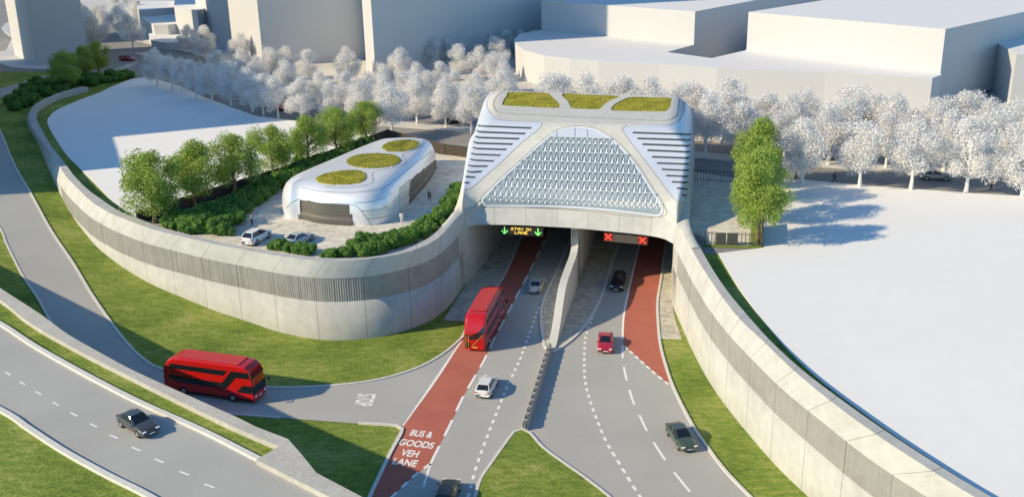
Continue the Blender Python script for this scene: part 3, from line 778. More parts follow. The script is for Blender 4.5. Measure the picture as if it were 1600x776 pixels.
# tunnel interior
tun = thing('road_tunnel', 'dark twin bore road tunnel with concrete walls under the portal', 'tunnel', (8, 150, 0)); TL = tun.location
lw = [Vector((B_[-1].x, B_[-1].y, 0)), Vector((-5.2, 134.5, 0)), Vector((-1.9, 148.2, 0)), Vector((2.5, 168, 0)), Vector((10, 205, 0))]
rw = [Vector((rB[0].x, rB[0].y, 0)), Vector((21.4, 128, 0)), Vector((23.5, 140, 0)), Vector((30, 165, 0)), Vector((40, 200, 0))]
for wl in (lw, rw):
    c = cr(wl, step=1.); mb = MB(); mb.strip([[Vector((p.x, p.y, -.2))-TL for p in c], [Vector((p.x, p.y, 8.3))-TL for p in c]])
    L = cum(c); mb.build('side_wall', K['panel'], tun, uvs=[(l/5.7, 1) for l in L]*2)
mb = MB(); cl = [p+Vector((0, 0, .0)) for p in lin]
ce = [Vector((lw[-1].x-1, lw[-1].y, 8.2)), Vector((rw[-1].x+1, rw[-1].y, 8.2))]
mb.add([Vector((-9, 136, 8.2))-TL, Vector((-1, 136, 8.2))-TL, Vector((8, 134.2, 8.2))-TL, Vector((25, 128.5, 8.2))-TL, ce[1]-TL, ce[0]-TL], [(0, 1, 2, 3, 4, 5)]); mb.build('ceiling', K['conc2'], tun)
mb = MB(); mb.add([Vector((5, 204, -.2))-TL, Vector((45, 199, -.2))-TL, Vector((45, 199, 8))-TL, Vector((5, 204, 8))-TL], [(0, 1, 2, 3)]); mb.build('end_wall', K['conc2'], tun)
# dividing wall
N0 = U(861, 546, .1); Q = Vector((8.9, 132.3, 0)); dv = (Q-Vector((N0.x, N0.y, 0))).normalized(); sv = Vector((dv.y, -dv.x, 0))
Ld = (Q-Vector((N0.x, N0.y, 0))).length
top = []
tp = [(857, 546), (860, 520), (864, 495), (867, 468), (873, 440), (882, 418), (889, 402), (892.5, 385), (893.5, 370), (894, 357)]
for x, y in tp:
    # plane through the left face of the wall
    P0 = Vector((N0.x, N0.y, 0))-sv*.55; d = ray(x, y); t = (P0-CAM).dot(sv)/d.dot(sv); top.append(CAM+d*t)
zs = [(max(0., (p-Vector((N0.x, N0.y, 0))).dot(dv)), max(.1, p.z)) for p in top]
divider_dbg = zs
div = thing('tunnel_dividing_wall', 'tapering pale concrete wall between the two tunnel bores', 'dividing wall', (N0.x, N0.y, 0), math.atan2(dv.y, dv.x))
pts2 = cr([Vector((a, 0, z)) for a, z in [(0, .25), (1.5, .45), (3.1, 1.), (5.2, 2.1), (7, 3.3), (10, 4.5), (15, 4.8), (19.2, 4.9), (21.3, 5.6), (22.3, 6.6), (23, 7.8), (25, 8.15), (70, 8.15)]], step=.4)
mb = MB(); hw = .48
mb.strip([[Vector((p.x, hw*1.5 if 0 else hw, -.1)) for p in pts2], [Vector((p.x, hw, p.z)) for p in pts2], [Vector((p.x, -hw, p.z)) for p in pts2], [Vector((p.x, -hw, -.1)) for p in pts2]])
mb.add([(0, hw, -.1), (0, hw, .25), (0, -hw, .25), (0, -hw, -.1)], [(0, 1, 2, 3)])
mb.build('wall', K['frame'], div)

# guard barrier on the nose
gb = thing('crash_barrier', 'grey steel crash barrier between the two carriageways', 'barrier', U(840, 607, 0))
a = U(859, 547, RZ); b = U(820, 672, RZ); d = b-a; n = int(d.length/1.35); GL = gb.location
for k in range(n+1):
    p = a.lerp(b, k/n)-GL; mb = MB(); mb.box((p.x, p.y, .5), (.16, .16, 1.0)); mb.box((p.x, p.y, .06), (.4, .4, .12)); mb.build('post', K['steel'], gb)
dn = d.normalized(); sd = Vector((-dn.y, dn.x, 0))
for s in (-1, 1):
    mb = MB(); o = sd*(.17*s)
    prof = [(0, .12), (.0, .42), (.06, .5), (0, .6), (.06, .7), (0, .9)]
    ra_ = [[p+o+sd*(q*s)+Vector((0, 0, z)) for p in (a-GL, b-GL)] for q, z in prof]; mb.strip(ra_); mb.build('rail', K['steel'], gb)
mb = MB()
for k in range(n):
    p = a.lerp(b, (k+.5)/n)-GL; q = p+dn*.42; mb.bar(p+Vector((0, 0, .93)), q+Vector((0, 0, .93)), .34, .08)
mb.build('cap_plates', K['steel'], gb)
mb = MB(); mb.bar(a-GL+Vector((0, 0, .15)), b-GL+Vector((0, 0, .15)), .5, .3); mb.build('base_beam', K['conc2'], gb)

# signs
def signbox(name, label, x0, y0, x1, y1, zt, hgt, face):
    a = U(x0, y0, zt); b = U(x1, y1, zt); c = (a+b)/2; d = (b-a); w = d.length; ang = math.atan2(d.y, d.x)
    t = thing(name, label, 'lane sign', (c.x, c.y, zt-hgt), ang)
    mb = MB(); mb.box((0, .25, hgt/2), (w, .5, hgt)); mb.build('cabinet', K[face], t, bevel=.03)
    mb = MB()
    for s in (-.35, .35): mb.bar((w*s, .3, hgt), (w*s, .3, hgt+1.2), .12)
    mb.build('hanger', K['sign'], t)
    return t, w
bpy.context.view_layer.update()
t1, w1 = signbox('lane_control_sign', 'dark overhead sign with green arrows and amber STAY IN LANE over left bore', 780.5, 352.2, 848.5, 355.6, 7.85, 1.28, 'sign')
def arrow(x, parent):
    mb = MB(); h = 1.28/2
    mb.bar((x, -.02, h-.42), (x, -.02, h+.5), .13, .03, up=(0, 1, 0)); mb.bar((x-.42, -.02, h-.02), (x, -.02, h-.5), .14, .03, up=(0, 1, 0)); mb.bar((x+.42, -.02, h-.02), (x, -.02, h-.5), .14, .03, up=(0, 1, 0))
    mb.build('green_arrow', K['green'], parent)
arrow(-w1*.385, t1); arrow(w1*.385, t1)
GLY = {'S': '01111,10000,01110,00001,11110', 'T': '11111,00100,00100,00100,00100', 'A': '01110,10001,11111,10001,10001', 'Y': '10001,01010,00100,00100,00100', 'I': '111,010,010,010,111', 'N': '10001,11001,10101,10011,10001', 'L': '10000,10000,10000,10000,11111', 'E': '11111,10000,11110,10000,11111', ' ': '00,00,00,00,00'}
def dots(s, zc, pitch, parent):
    rows = [[int(c) for ch in s for c in GLY[ch].split(',')[r]+'0'] for r in range(5)]; W_ = len(rows[0])-1; mb = MB()
    for r in range(5):
        for i, q in enumerate(rows[r]):
            if q: mb.box(((i-W_/2)*pitch, -.02, zc+(2-r)*pitch), (pitch*.92, .03, pitch*.86))
    mb.build('amber_lettering', K['amber'], parent)
dots('STAY IN', .92, .078, t1); dots('LANE', .40, .078, t1)
t2, w2 = signbox('lane_control_sign', 'grey overhead sign with two red crosses over the right bore', 944, 362, 1011.8, 368.6, 7.8, 1.3, 'signr')
for x in (-w2*.40, w2*.39):
    mb = MB(); mb.box((x, -.01, .66), (1.2, .03, 1.15)); mb.build('red_tile', K['redtile'], t2)
    mb = MB(); mb.bar((x-.42, -.04, .24), (x+.42, -.04, 1.08), .15, .03, up=(0, 1, 0)); mb.bar((x+.42, -.06, .24), (x-.42, -.06, 1.08), .15, .03, up=(0, 1, 0)); mb.build('red_cross', K['redled'], t2)


# ------------------------------------------------------------------ service kiosk
kio = thing('service_building', 'low rounded white metal pavilion with three oval green roof beds in the yard', 'pavilion', (-22, 143, PZ))
KL = kio.location
foot = [U(450.5, 344, 9), U(469, 343, 9)+Vector((0, .2, 0)), U(498, 350, 9), U(549.5, 354, 9), U(581, 354, 9), U(612, 346.5, 9), U(626, 334, 9), U(640, 318, 9), U(667, 288, 9), U(680, 266, 9), Vector((-12.0, 160.3, 9)), Vector((-15.2, 162.2, 9)), Vector((-19.2, 162.2, 9)), Vector((-22.3, 160.2, 9)), U(446.5, 326, 9)+Vector((3.9, 9.5, 0)), U(446.5, 326, 9)]
fs_ = cr([p for p in foot], n=240, closed=True)
# make the winding counter clockwise
area = sum(fs_[i].x*fs_[(i+1) % 240].y-fs_[(i+1) % 240].x*fs_[i].y for i in range(240))
if area < 0: fs_.reverse()
def inset(ps, d):
    n = len(ps); out = []
    for i, p in enumerate(ps):
        t = ps[(i+3) % n]-ps[i-3]; t.z = 0; t.normalize(); out.append(p+Vector((-t.y, t.x, 0))*d)
    return out
def smooth_loop(ps, k=2):
    for _ in range(k): ps = [(ps[i-2]+ps[i-1]+ps[i]+ps[(i+1) % len(ps)]+ps[(i+2) % len(ps)])/5 for i in range(len(ps))]
    return ps
KH = 5.0
prof = [(0, 0), (-.05, 1.), (0, 2.), (.12, 2.8), (.35, 3.5), (.7, 4.1), (1.2, 4.55), (1.8, 4.82), (2.6, 4.96), (3.4, KH)]
pf = []
for (a, b), (c, d) in zip(prof, prof[1:]):
    for k in range(4): pf.append((a+(c-a)*k/4, b+(d-b)*k/4))
pf.append(prof[-1])
kv = []; 
for d, z in pf:
    kv.append([Vector((p.x, p.y, 9+z)) for p in smooth_loop(inset(fs_, d), 3)])
cen = sum(kv[-1], Vector())/240
ax = Vector((.37, .93, 0))
for k in range(1, 31):
    t = k/30; r = []
    for p in kv[len(pf)-1]:
        q = cen+ax*((p-cen).dot(ax))*.8; r.append(p.lerp(q, t)+Vector((0, 0, .06*math.sin(t*1.57))))
    kv.append(r)
KW = 240
kverts = [p for r in kv for p in r]
kq = [(j*KW+i, j*KW+(i+1) % KW, (j+1)*KW+(i+1) % KW, (j+1)*KW+i) for j in range(len(kv)-1) for i in range(KW)]
kb = BVHTree.FromPolygons(kverts, kq)
s6 = lambda pts: sc3(pts, 4.852, 430, 210)
def smp(pts, n=60): return [(p.x, p.y) for p in cr([Vector((*p, 0)) for p in pts], n=n, closed=True)]
O1 = smp(s6([(313, 340), (345, 313), (420, 290), (520, 276), (620, 275), (675, 293), (690, 322), (670, 352), (610, 372), (500, 382), (390, 376), (330, 362)]))
O2 = smp(s6([(545, 208), (565, 180), (630, 157), (720, 147), (820, 148), (910, 163), (950, 190), (945, 213), (900, 235), (800, 252), (690, 255), (590, 240)]))
O3 = smp(s6([(813, 105), (830, 78), (890, 54), (980, 44), (1060, 49), (1087, 70), (1075, 95), (1020, 118), (940, 131), (860, 128)]))
D1 = s6([(178, 492), (350, 521), (570, 531), (582, 688), (584, 760), (186, 760), (186, 640)])
D2 = s6([(1026, 340), (1234, 176), (1260, 230), (1200, 420), (1010, 540)])
D3 = s6([(942, 412), (1024, 342), (1012, 526), (940, 640), (935, 600)])
PL1 = s6([(178, 492), (186, 640), (186, 700), (60, 700), (95, 640), (80, 560), (150, 500)])
PL2 = s6([(572, 531), (582, 688), (612, 760), (740, 760), (735, 695), (660, 580)])
kr = {k: [] for k in ('shell', 'o', 'o2', 'o3', 'd1', 'd2', 'd3')}
for f in kq:
    c = (kverts[f[0]]+kverts[f[2]])*.5; x, y = PX(c); k = 'shell'
    i = f[0] % KW
    n = (kverts[f[1]]-kverts[f[0]]).cross(kverts[f[3]]-kverts[f[0]])
    if n.dot(CAM-c) > 0 or c.z > 13.9:
        if c.z > 13.2:
            if pip(x, y, O1): k = 'o'
            elif pip(x, y, O2): k = 'o2'
            elif pip(x, y, O3): k = 'o3'
        if c.z < 13 and k == 'shell':
            if pip(x, y, D1): k = 'd1'
            elif pip(x, y, D2): k = 'd2'
            elif pip(x, y, D3): k = 'd3'
    kr[k].append(f)
patch(kr['shell'], kverts, 'metal_shell', K['shell'], kio, base=KL)
for k in ('o', 'o2', 'o3'): patch(kr[k], kverts, 'sedum_bed', K['moss'], kio, off=.1, jit=.03, base=KL, skirt=True)
patch(kr['d1'], kverts, 'louvred_door', K['door'], kio, off=-.15, base=KL)
patch(kr['d2'], kverts, 'louvred_panel', K['door'], kio, off=-.1, base=KL); patch(kr['d3'], kverts, 'cladding_door', K['doorl'], kio, off=-.05, base=KL)
for k in range(9):
    t = (k+.5)/9; y0 = 494+t*146; y1 = 533+t*155
    seam(s6([(182, y0), (350, (y0+y1)/2+10), (574, y1)]), 'door_slat', .05, K['seam'], kio, KL, kb, off=-.02, th=.12)
seam(s6([(178, 492), (350, 521), (570, 531), (640, 565), (735, 695)]), 'shell_joint', .06, K['seamd'], kio, KL, kb)
seam(s6([(85, 560), (120, 520), (178, 490)]), 'shell_joint', .05, K['seamd'], kio, KL, kb)
for a in ([(380, 398), (520, 404), (640, 395), (730, 370), (745, 340), (735, 310), (750, 285), (830, 262), (930, 245), (990, 215), (985, 185), (965, 160), (985, 140), (1060, 115), (1110, 90), (1122, 60)],
          [(200, 400), (350, 430), (560, 440), (700, 430), (830, 398), (900, 350), (1000, 270), (1180, 130)], [(600, 520), (720, 510), (840, 480)], [(650, 580), (760, 572), (850, 550)], [(700, 640), (800, 632), (880, 610)],
          [(942, 412), (938, 600)], [(942, 412), (1025, 342)]):
    seam(s6(a), 'shell_joint', .06, K['seamd'], kio, KL, kb)

# ------------------------------------------------------------------ buildings (white massing)
def block(name, label, pts, z0, z1, cat='building', extra=None):
    t = thing(name, label, cat, (sum(p[0] for p in pts)/len(pts), sum(p[1] for p in pts)/len(pts), z0))
    P_ = [(p[0]-t.location.x, p[1]-t.location.y) for p in pts]; n = len(P_)
    ar = sum(P_[i][0]*P_[(i+1) % n][1]-P_[(i+1) % n][0]*P_[i][1] for i in range(n))
    if ar < 0: P_.reverse()
    mb = MB(); vs = [(x, y, 0) for x, y in P_]+[(x, y, z1-z0) for x, y in P_]
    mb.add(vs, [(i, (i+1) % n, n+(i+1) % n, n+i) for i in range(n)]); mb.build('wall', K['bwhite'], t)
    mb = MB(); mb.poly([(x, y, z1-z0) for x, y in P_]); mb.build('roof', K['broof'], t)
    return t
def xy(p): return (p.x, p.y)
PR = 16.
ped = [xy(U(*p, PR)) for p in [(845, 47), (812, 53), (803, 62), (806, 70), (820, 79), (850, 87), (890, 91.5), (935, 95), (1030, 100), (1120, 106), (1290, 113), (1457, 122), (1471, 117)]]
pu = (U(1457, 122, PR)-U(935, 95, PR)).normalized(); pb = Vector((-pu.y, pu.x, 0))
R0 = U(1471, 117, PR)
ped += [xy(R0+pb*60), xy(U(1164, 79, PR)+pb*60), xy(U(1164, 79, PR)), xy(U(1112, 91, PR)), xy(U(1042, 81.5, PR)), xy(U(1085, 70, PR)), xy(U(1085, 70, PR)+pb*60), xy(U(845, 47, PR)+pb*60)]
block('building', 'wide low white building base with a curved left end behind the portal', ped, 9, PR)
def upper(label, pa, pb_, z1, z0=PR):
    a = U(*pa, z0); b = U(*pb_, z0); q = (b-a).normalized(); n = Vector((-q.y, q.x, 0)); a = a+n*.05; b = b+n*.05
    block('building', label, [xy(a), xy(b), xy(b+n*70), xy(a+n*70)], z0 if z0 != PR else 9.5, z1)
upper('plain white upper block on the left half of the curved base', (846, 47.5), (1084, 70), 23.5)
upper('plain white upper block with long flat roof on the right half of the base', (1166, 79.5), (1469, 115.5), 24.4)
a = U(1577, 165, 9); block('building', 'white building cut off by the right edge of the picture', [xy(a), (a.x+60, a.y-10), (a.x+75, a.y+60), (a.x+12, a.y+62)], 9, 19)
# left towers
def tower(label, corner, dirv, w_, depth, z1, ang=None):
    a = U(*corner, 9) if not isinstance(corner, Vector) else corner
    q = Vector((math.cos(rad(dirv)), math.sin(rad(dirv)), 0)); n = Vector((-q.y, q.x, 0))
    return block('tower', label, [xy(a), xy(a+q*w_), xy(a+q*w_+n*depth), xy(a+n*depth)], 9, z1)
A = U(58, 103, 9); Bc = U(136, 101, 9); ang = math.degrees(math.atan2(Bc.y-A.y, Bc.x-A.x))
dT = Vector((-.5, 1, 0))*22; q1 = Vector((math.cos(rad(17)), math.sin(rad(17)), 0))*(Bc-A).length
block('tower', 'grey shaded tower at the far left with a pale flared foot', [xy(A), xy(A+q1), xy(A+q1+dT), xy(A+dT+Vector((-3, -4, 0)))], 9, 75)
# fin and flared plinth of the left tower
def leftfin():
    t = thing('tower_fin', 'slender pale blade standing against the left side of the far left tower', 'fin', xy(U(37, 74, 9))+(9,))
    T = Vector(t.location); mb = MB()
    a = [U(22, 62, 9), U(37, 75, 9), U(40, 74, 9), U(30, 60, 9)]
    r0_ = [p-T for p in a]; r1_ = [p-T+Vector((-.8, 3, 55)) for p in a]
    mb.strip([r0_, r1_], closed=True); mb.build('blade', K['bwhite'], t)
leftfin()
pl = [U(*p, PZ) for p in [(-60, 100), (0, 101), (20, 107), (50, 109.5), (75, 110), (100, 108), (140, 104), (140, 92), (60, 80), (40, 52), (24, 32), (8, 38), (3, 45), (8, 52), (20, 60), (10, 80), (-60, 95)]]
flat('tower_forecourt', pl, PZ+.3, K['bwhite'], .3)
# tower 2 (two faces) and tower 3
c2 = U(412, 106, 9)
q2 = Vector((math.cos(rad(24)), math.sin(rad(24)), 0))*50
tt = [xy(U(312, 60, 9)), xy(c2), xy(c2+q2), xy(c2+q2+Vector((-35, 50, 0)))]
block('tower', 'broad white tower with bright left face and blue shaded front right of the terraces', tt, 9, 85)
c3 = U(587.5, 127, 9); e3 = U(850, 76, 9); dq = (e3-c3).normalized()
block('tower', 'wide grey shaded slab tower with a narrow sunlit edge left of the white base', [xy(c3+Vector((-3, 7, 0))), xy(c3), xy(e3+dq*10), xy(e3+dq*10+Vector((-30, 60, 0))), xy(c3+Vector((-10.5, 66, 0)))], 9, 85)
# terraces between
def terr_b(label, pts, z1): block('terrace_building', label, [xy(U(*p, z1)) for p in pts], 9, z1, 'building')
terr_b('lowest white terrace block between the left trees', [(236, 64), (262, 67), (300, 65), (330, 60), (330, 46), (290, 49), (250, 51), (232, 52)], 11)
terr_b('middle white terrace block with a flat roof between the left trees', [(221, 28), (240, 39), (262, 39), (300, 34), (330, 31), (330, 17), (290, 19), (255, 22), (221, 26)], 14)
terr_b('upper white terrace block at the top edge of the picture', [(214, 12), (218, 17), (272, 12), (272, 2), (220, 2)], 16)
terr_b('bright white block rising behind the terraces', [(272, 11), (308, 17), (330, 10), (330, -20), (275, -18)], 19)
# off-frame neighbours that throw the long shadows over the left plot
block('building', 'neighbouring block beyond the left edge of the picture', [(-90.6, 156), (-101.3, 180.7), (-150, 172), (-140, 140)], 6, 24.)
block('tower', 'tall neighbouring tower beyond the left edge of the picture', [(-110, 179), (-152, 275), (-205, 262), (-160, 160)], 6, 51.)

# ------------------------------------------------------------------ trees
def leaves(n, clumps, size, rng):
    mb = MB(); w = [c[3]**2 for c in clumps]
    for _ in range(n):
        cx, cy, cz, r = rng.choices(clumps, w)[0]
        d = Vector((rng.gauss(0, 1), rng.gauss(0, 1), rng.gauss(0, 1))).normalized()
        p = Vector((cx, cy, cz))+d*(r*(rng.random()**.38)*rng.uniform(.8, 1.1))
        a = Vector((rng.gauss(0, 1), rng.gauss(0, 1), rng.gauss(0, 1))).normalized(); a = (a+d*.6).normalized()
        t = a.orthogonal().normalized(); t = (Matrix.Rotation(rng.uniform(0, 6.28), 3, a) @ t); b = a.cross(t)
        s = size*rng.uniform(.6, 1.3); L_ = s*1.5
        mb.add([p-t*s*.5, p+b*L_*.5+t*.1*s, p+t*s*.5, p-b*L_*.5], [(0, 1, 2, 3)])
    return mb
def make_tree(name, h, R, n, size, lm, tm, seed, low=.24, open_=.5):
    rng = random.Random(seed); t = thing(name, 'x', 'tree')
    clumps = []; cz = h*(low+1)/2; rz = h*(1-low)/2
    ncl = 26
    for k in range(ncl):
        u = rng.uniform(-1, 1); th = rng.uniform(0, 6.283)
        prof = math.sqrt(max(.05, 1-((u+.15)/1.15)**2))
        rr = R*prof*rng.uniform(.45, .8); z = cz+u*rz*.8
        clumps.append((rr*math.cos(th), rr*math.sin(th), z, R*rng.uniform(.26, .42)))
    clumps.append((0, 0, h-R*.36, R*.36)); clumps.append((0, 0, cz, R*.5))
    tr = MB(); r = h*.022
    p = Vector((0, 0, -.2)); 
    path = [p, Vector((rng.uniform(-.05, .05), rng.uniform(-.05, .05), h*.15)), Vector((rng.uniform(-.15, .15), rng.uniform(-.15, .15), h*.35)), Vector((rng.uniform(-.2, .2), rng.uniform(-.2, .2), h*.62)), Vector((0, 0, h*.85))]
    rs = [r*1.5, r*1.05, r*.85, r*.5, r*.15]
    for i in range(4): tr.cone(path[i], path[i+1], rs[i], rs[i+1], 7)
    for c in clumps[:18]:
        zb = max(h*.2, c[2]*.55); f = zb/(h*.62); base = Vector((0, 0, zb))
        mid = base.lerp(Vector(c[:3]), .5)+Vector((0, 0, -.15*R*.5))
        tr.cone(base, mid, r*.42, r*.26, 5); tr.cone(mid, Vector(c[:3]), r*.26, r*.08, 5)
    tr.build('trunk', tm, t)
    leaves(n, clumps, size, rng).build('crown', lm, t)
    return t
protoW = [make_tree('white_tree', 10, 4.3, 11000, .165, K['leafw'], K['wtrunk'], 10+i, low=.2) for i in range(4)]
protoG = [make_tree('green_tree', 10, 4.25, 14000, .175, K['leafg'], K['bark'], 30+i, low=.24) for i in range(3)]
used = set(); cnt = [0]
ORD = ['first', 'second', 'third', 'fourth', 'fifth', 'sixth', 'seventh', 'eighth', 'ninth', 'tenth', 'eleventh', 'twelfth', 'thirteenth', 'fourteenth', 'fifteenth', 'sixteenth', 'seventeenth', 'eighteenth', 'nineteenth', 'twentieth']
def plant(protos, x, y, h, label, group, z=PZ+.1, p=None, wide=1.):
    p = p if p is not None else U(x, y, z); k = cnt[0] % len(protos); cnt[0] += 1
    pr = protos[k]; s = h/10; rz = random.uniform(0, 6.28)
    if pr.name in used: o = copy_tree(pr, p, rz, (s*wide, s*wide, s), label, group)
    else: used.add(pr.name); o = pr; o.location = p; o.rotation_euler = (0, 0, rz); o.scale = (s*wide, s*wide, s); o['label'] = label; o['group'] = group
    return o
def row(protos, pts, lab, group, h0, z=PZ+.1):
    for i, q in enumerate(pts):
        x, y = q[:2]; h = q[2] if len(q) > 2 else h0*random.uniform(.93, 1.07)
        plant(protos, x, y, h, lab % ORD[i], group, z)
WG = 'white street trees'
row(protoW, [(1102, 244), (1157, 247, 9), (1253, 286, 9.8), (1343, 292, 9.8), (1423, 296), (1509, 301, 10.5), (1597, 307)], 'white tree, %s from the left in the front row along the right plot', WG, 10)
row(protoW, [(1225, 250, 8), (1294, 257, 9.5), (1384, 262, 8), (1474, 267, 9.5), (1555, 272, 9.8)], 'white tree, %s from the left in the row on the median right of the portal', WG, 9)
row(protoW, [(1128, 227), (1191, 233), (1232, 236), (1311, 243), (1396, 240), (1454, 243), (1536, 240), (1590, 248)], 'white tree, %s from the left in the row below the white building', WG, 9.5)
row(protoW, [(1095, 214, 8.5), (1140, 216), (1253, 222), (1330, 226), (1372, 228, 8.5), (1492, 236), (1520, 229)], 'white tree, %s from the left nearest the right white building wall', WG, 9.5)
row(protoW, [(862, 205, 10.5), (912, 208, 10.5), (968, 212, 10.2), (1015, 213, 10.5), (1068, 212, 9.5)], 'white tree, %s from the left peeping over the portal roof', WG, 9)
row(protoW, [(435, 184.5), (472, 188, 8), (516, 186, 7.6), (563, 190, 8), (613, 214, 9.4), (652, 193, 8.8), (697, 199, 8.8), (737, 207, 8.8)], 'white tree, %s from the left in the row behind the yard fence', WG, 8.4)
row(protoW, [(500, 168, 7.4), (540, 172, 7.6), (578, 168, 7.4), (640, 170, 7.6), (672, 168, 7.4), (708, 168, 7.2), (745, 170, 7.4), (600, 150, 7), (655, 148, 7), (690, 148, 7), (545, 130, 8.2), (602, 180, 8), (624, 132, 8.2), (718, 126, 8), (750, 129, 8.2), (782, 147, 9), (785, 178, 8.5), (776, 112, 8)], 'white tree, %s from the left in the row before the grey slab tower', WG, 8)
row(protoW, [(650, 110, 7), (673, 110, 7.5), (700, 106, 7), (738, 96, 7.2), (765, 92, 7), (790, 90, 7), (815, 86, 6.5), (835, 84, 6)], 'white tree, %s from the left in the shaded row at the slab tower foot', WG, 7)
row(protoW, [(246, 134, 8.6), (270, 140, 7.6), (285, 144, 7.6), (307, 153, 8), (332, 157, 8), (361, 164, 9), (395, 174, 8.8), (412, 180, 8)], 'white tree, %s from the left along the far edge of the left plot', WG, 8.3)
row(protoW, [(296, 82, 7.6), (322, 94, 9), (377, 100, 8), (342, 128, 7), (382, 130, 8), (424, 128, 8), (452, 126, 8), (484, 134, 8), (405, 140, 7.5), (450, 152, 8)], 'white tree, %s from the left in the clump before the broad white tower', WG, 8)
row(protoW, [(152, 82, 10.5), (208, 76, 9.5), (188, 58, 9.5), (161, 50, 9), (218, 40, 8.5), (185, 30, 8), (140, 56, 9), (200, 14, 8)], 'white tree, %s from the left beside the far left tower', WG, 9.5)
GG = 'green trees in the yard hedge'
row(protoG, [(243, 349, 10.1), (305, 323.5, 9.2), (369, 306.5, 9.1), (427, 278.5, 8.4), (483.5, 261, 8.2), (527, 244, 8.1), (573.5, 224, 7.6)], 'leafy green tree, %s from the left in the row along the dark yard fence', GG, 9)
for o in C.objects:
    if o.get('group') == GG: o.scale = (o.scale[0]*1.13, o.scale[1]*1.13, o.scale[2])
for i, (x, y, h, lab) in enumerate([(1184, 380, 9.4, 'green tree nearest the gate in the column of trees right of the portal'), (1183, 347, 9.6, 'green tree second from the gate in the column right of the portal'), (1181, 318, 9.5, 'green tree third from the gate in the column right of the portal'), (1179, 292, 9.8, 'green tree farthest from the gate in the column right of the portal')]):
    plant(protoG, x, y, h, lab, 'green trees right of the portal', wide=1.02)
plant(protoG, 105, 140, 8.6, 'dark green tree in front beside the end of the long curved wall', 'green trees by the far left tower', wide=1.15)
plant(protoG, 156, 118, 8.4, 'dark green tree behind near the zebra crossing at top left', 'green trees by the far left tower', wide=1.05)
plant(protoG, 132, 124, 7.6, 'dark green tree between two others near the far left tower', 'green trees by the far left tower', wide=1.05)

# shrubs
def make_shrub(seed):
    rng = random.Random(seed); t = thing('shrub', 'x', 'shrub')
    cl = [(rng.uniform(-.55, .55), rng.uniform(-.55, .55), rng.uniform(.3, .75), rng.uniform(.35, .5)) for _ in range(9)]+[(0, 0, .55, .55)]
    mb = MB()
    for c in cl: 
        bm = bmesh.new(); bmesh.ops.create_icosphere(bm, subdivisions=2, radius=c[3]*.8, matrix=Matrix.Translation(c[:3])); o = len(mb.v)
        mb.v += [tuple(v.co) for v in bm.verts]; mb.f += [tuple(v.index+o for v in f.verts) for f in bm.faces]; mb.mi += [0]*len(bm.faces); bm.free()
    mb.build('branches', K['shrubin'], t)
    leaves(1500, cl, .10, rng).build('foliage', K['leafd'], t)
    return t
protoS = [make_shrub(50+i) for i in range(3)]
def shrubs(pts, lab, group, r, z):
    pts = sorted(pts)
    for i, q in enumerate(pts):
        x, y = q[:2]; rr = (q[2] if len(q) > 2 else r)*random.uniform(.9, 1.12)
        k = i % 3; p = UT(x, y) if z is None else U(x, y, z)
        n = ORD[i] if i < 20 else ('%s-%s' % (['twenty', 'thirty', 'forty', 'fifty'][(i+1)//10-2], ORD[(i+1) % 10-1]) if (i+1) % 10 else ['', '', 'twentieth', 'thirtieth', 'fortieth', 'fiftieth'][(i+1)//10])
        L_ = lab % n; pr = protoS[k]
        if pr.name in used: copy_tree(pr, p, random.uniform(0, 6.28), (rr, rr, rr*random.uniform(.85, 1.)), L_, group)
        else: used.add(pr.name); pr.location = p; pr.scale = (rr,)*3; pr['label'] = L_; pr['group'] = group
hl = [(262, 356), (275, 350), (285, 358), (300, 352), (315, 348), (300, 363), (318, 362), (335, 366), (330, 354), (348, 358), (345, 346), (332, 343), (318, 337), (350, 368), (362, 350), (346, 334), (362, 338), (376, 332), (362, 326), (378, 320), (392, 320), (390, 311), (405, 313), (404, 303), (418, 306), (430, 299), (420, 296), (443, 292), (436, 287), (455, 284), (470, 279), (456, 275), (484, 271), (470, 266), (498, 262), (512, 256), (525, 249), (540, 243), (556, 236), (572, 229)]
shrubs(hl, 'round green shrub, %s from the left in the hedge under the yard trees', 'shrubs under the yard trees', 2.0, PZ+.1)
hr = [(428, 391, 1.1), (442, 390, 1.3), (456, 393, 1.3), (470, 398, 1.4), (484, 398, 1.4), (514, 403, 1.2), (528, 401, 1.1), (545, 400, 1.5), (556, 390), (570, 383), (564, 399), (582, 396), (585, 384), (600, 392), (604, 380), (618, 386), (614, 374), (632, 384), (630, 371), (645, 378), (648, 366), (660, 370), (660, 357), (672, 361), (674, 350), (684, 352), (684, 341), (693, 343), (693, 332), (702, 331), (703, 321), (711, 320), (711, 309), (718, 308), (717, 297)]
shrubs(hr, 'round green shrub, %s from the left in the hedge along the curved wall top', 'shrubs along the curved wall top', 1.55, PZ+.1)
ht = [(22, 162), (34, 154), (45, 146), (26, 172), (40, 166), (55, 158), (50, 150), (62, 140), (75, 150), (85, 140), (95, 146), (72, 135), (58, 134), (110, 138), (120, 133), (100, 134), (135, 134), (147, 134), (150, 126), (165, 130), (172, 122), (182, 127), (190, 123), (198, 124), (140, 126), (125, 127)]
shrubs(ht, 'dark green shrub, %s from the left in the bed at the wall end', 'shrubs beside the far end of the wall', 2.2, None)

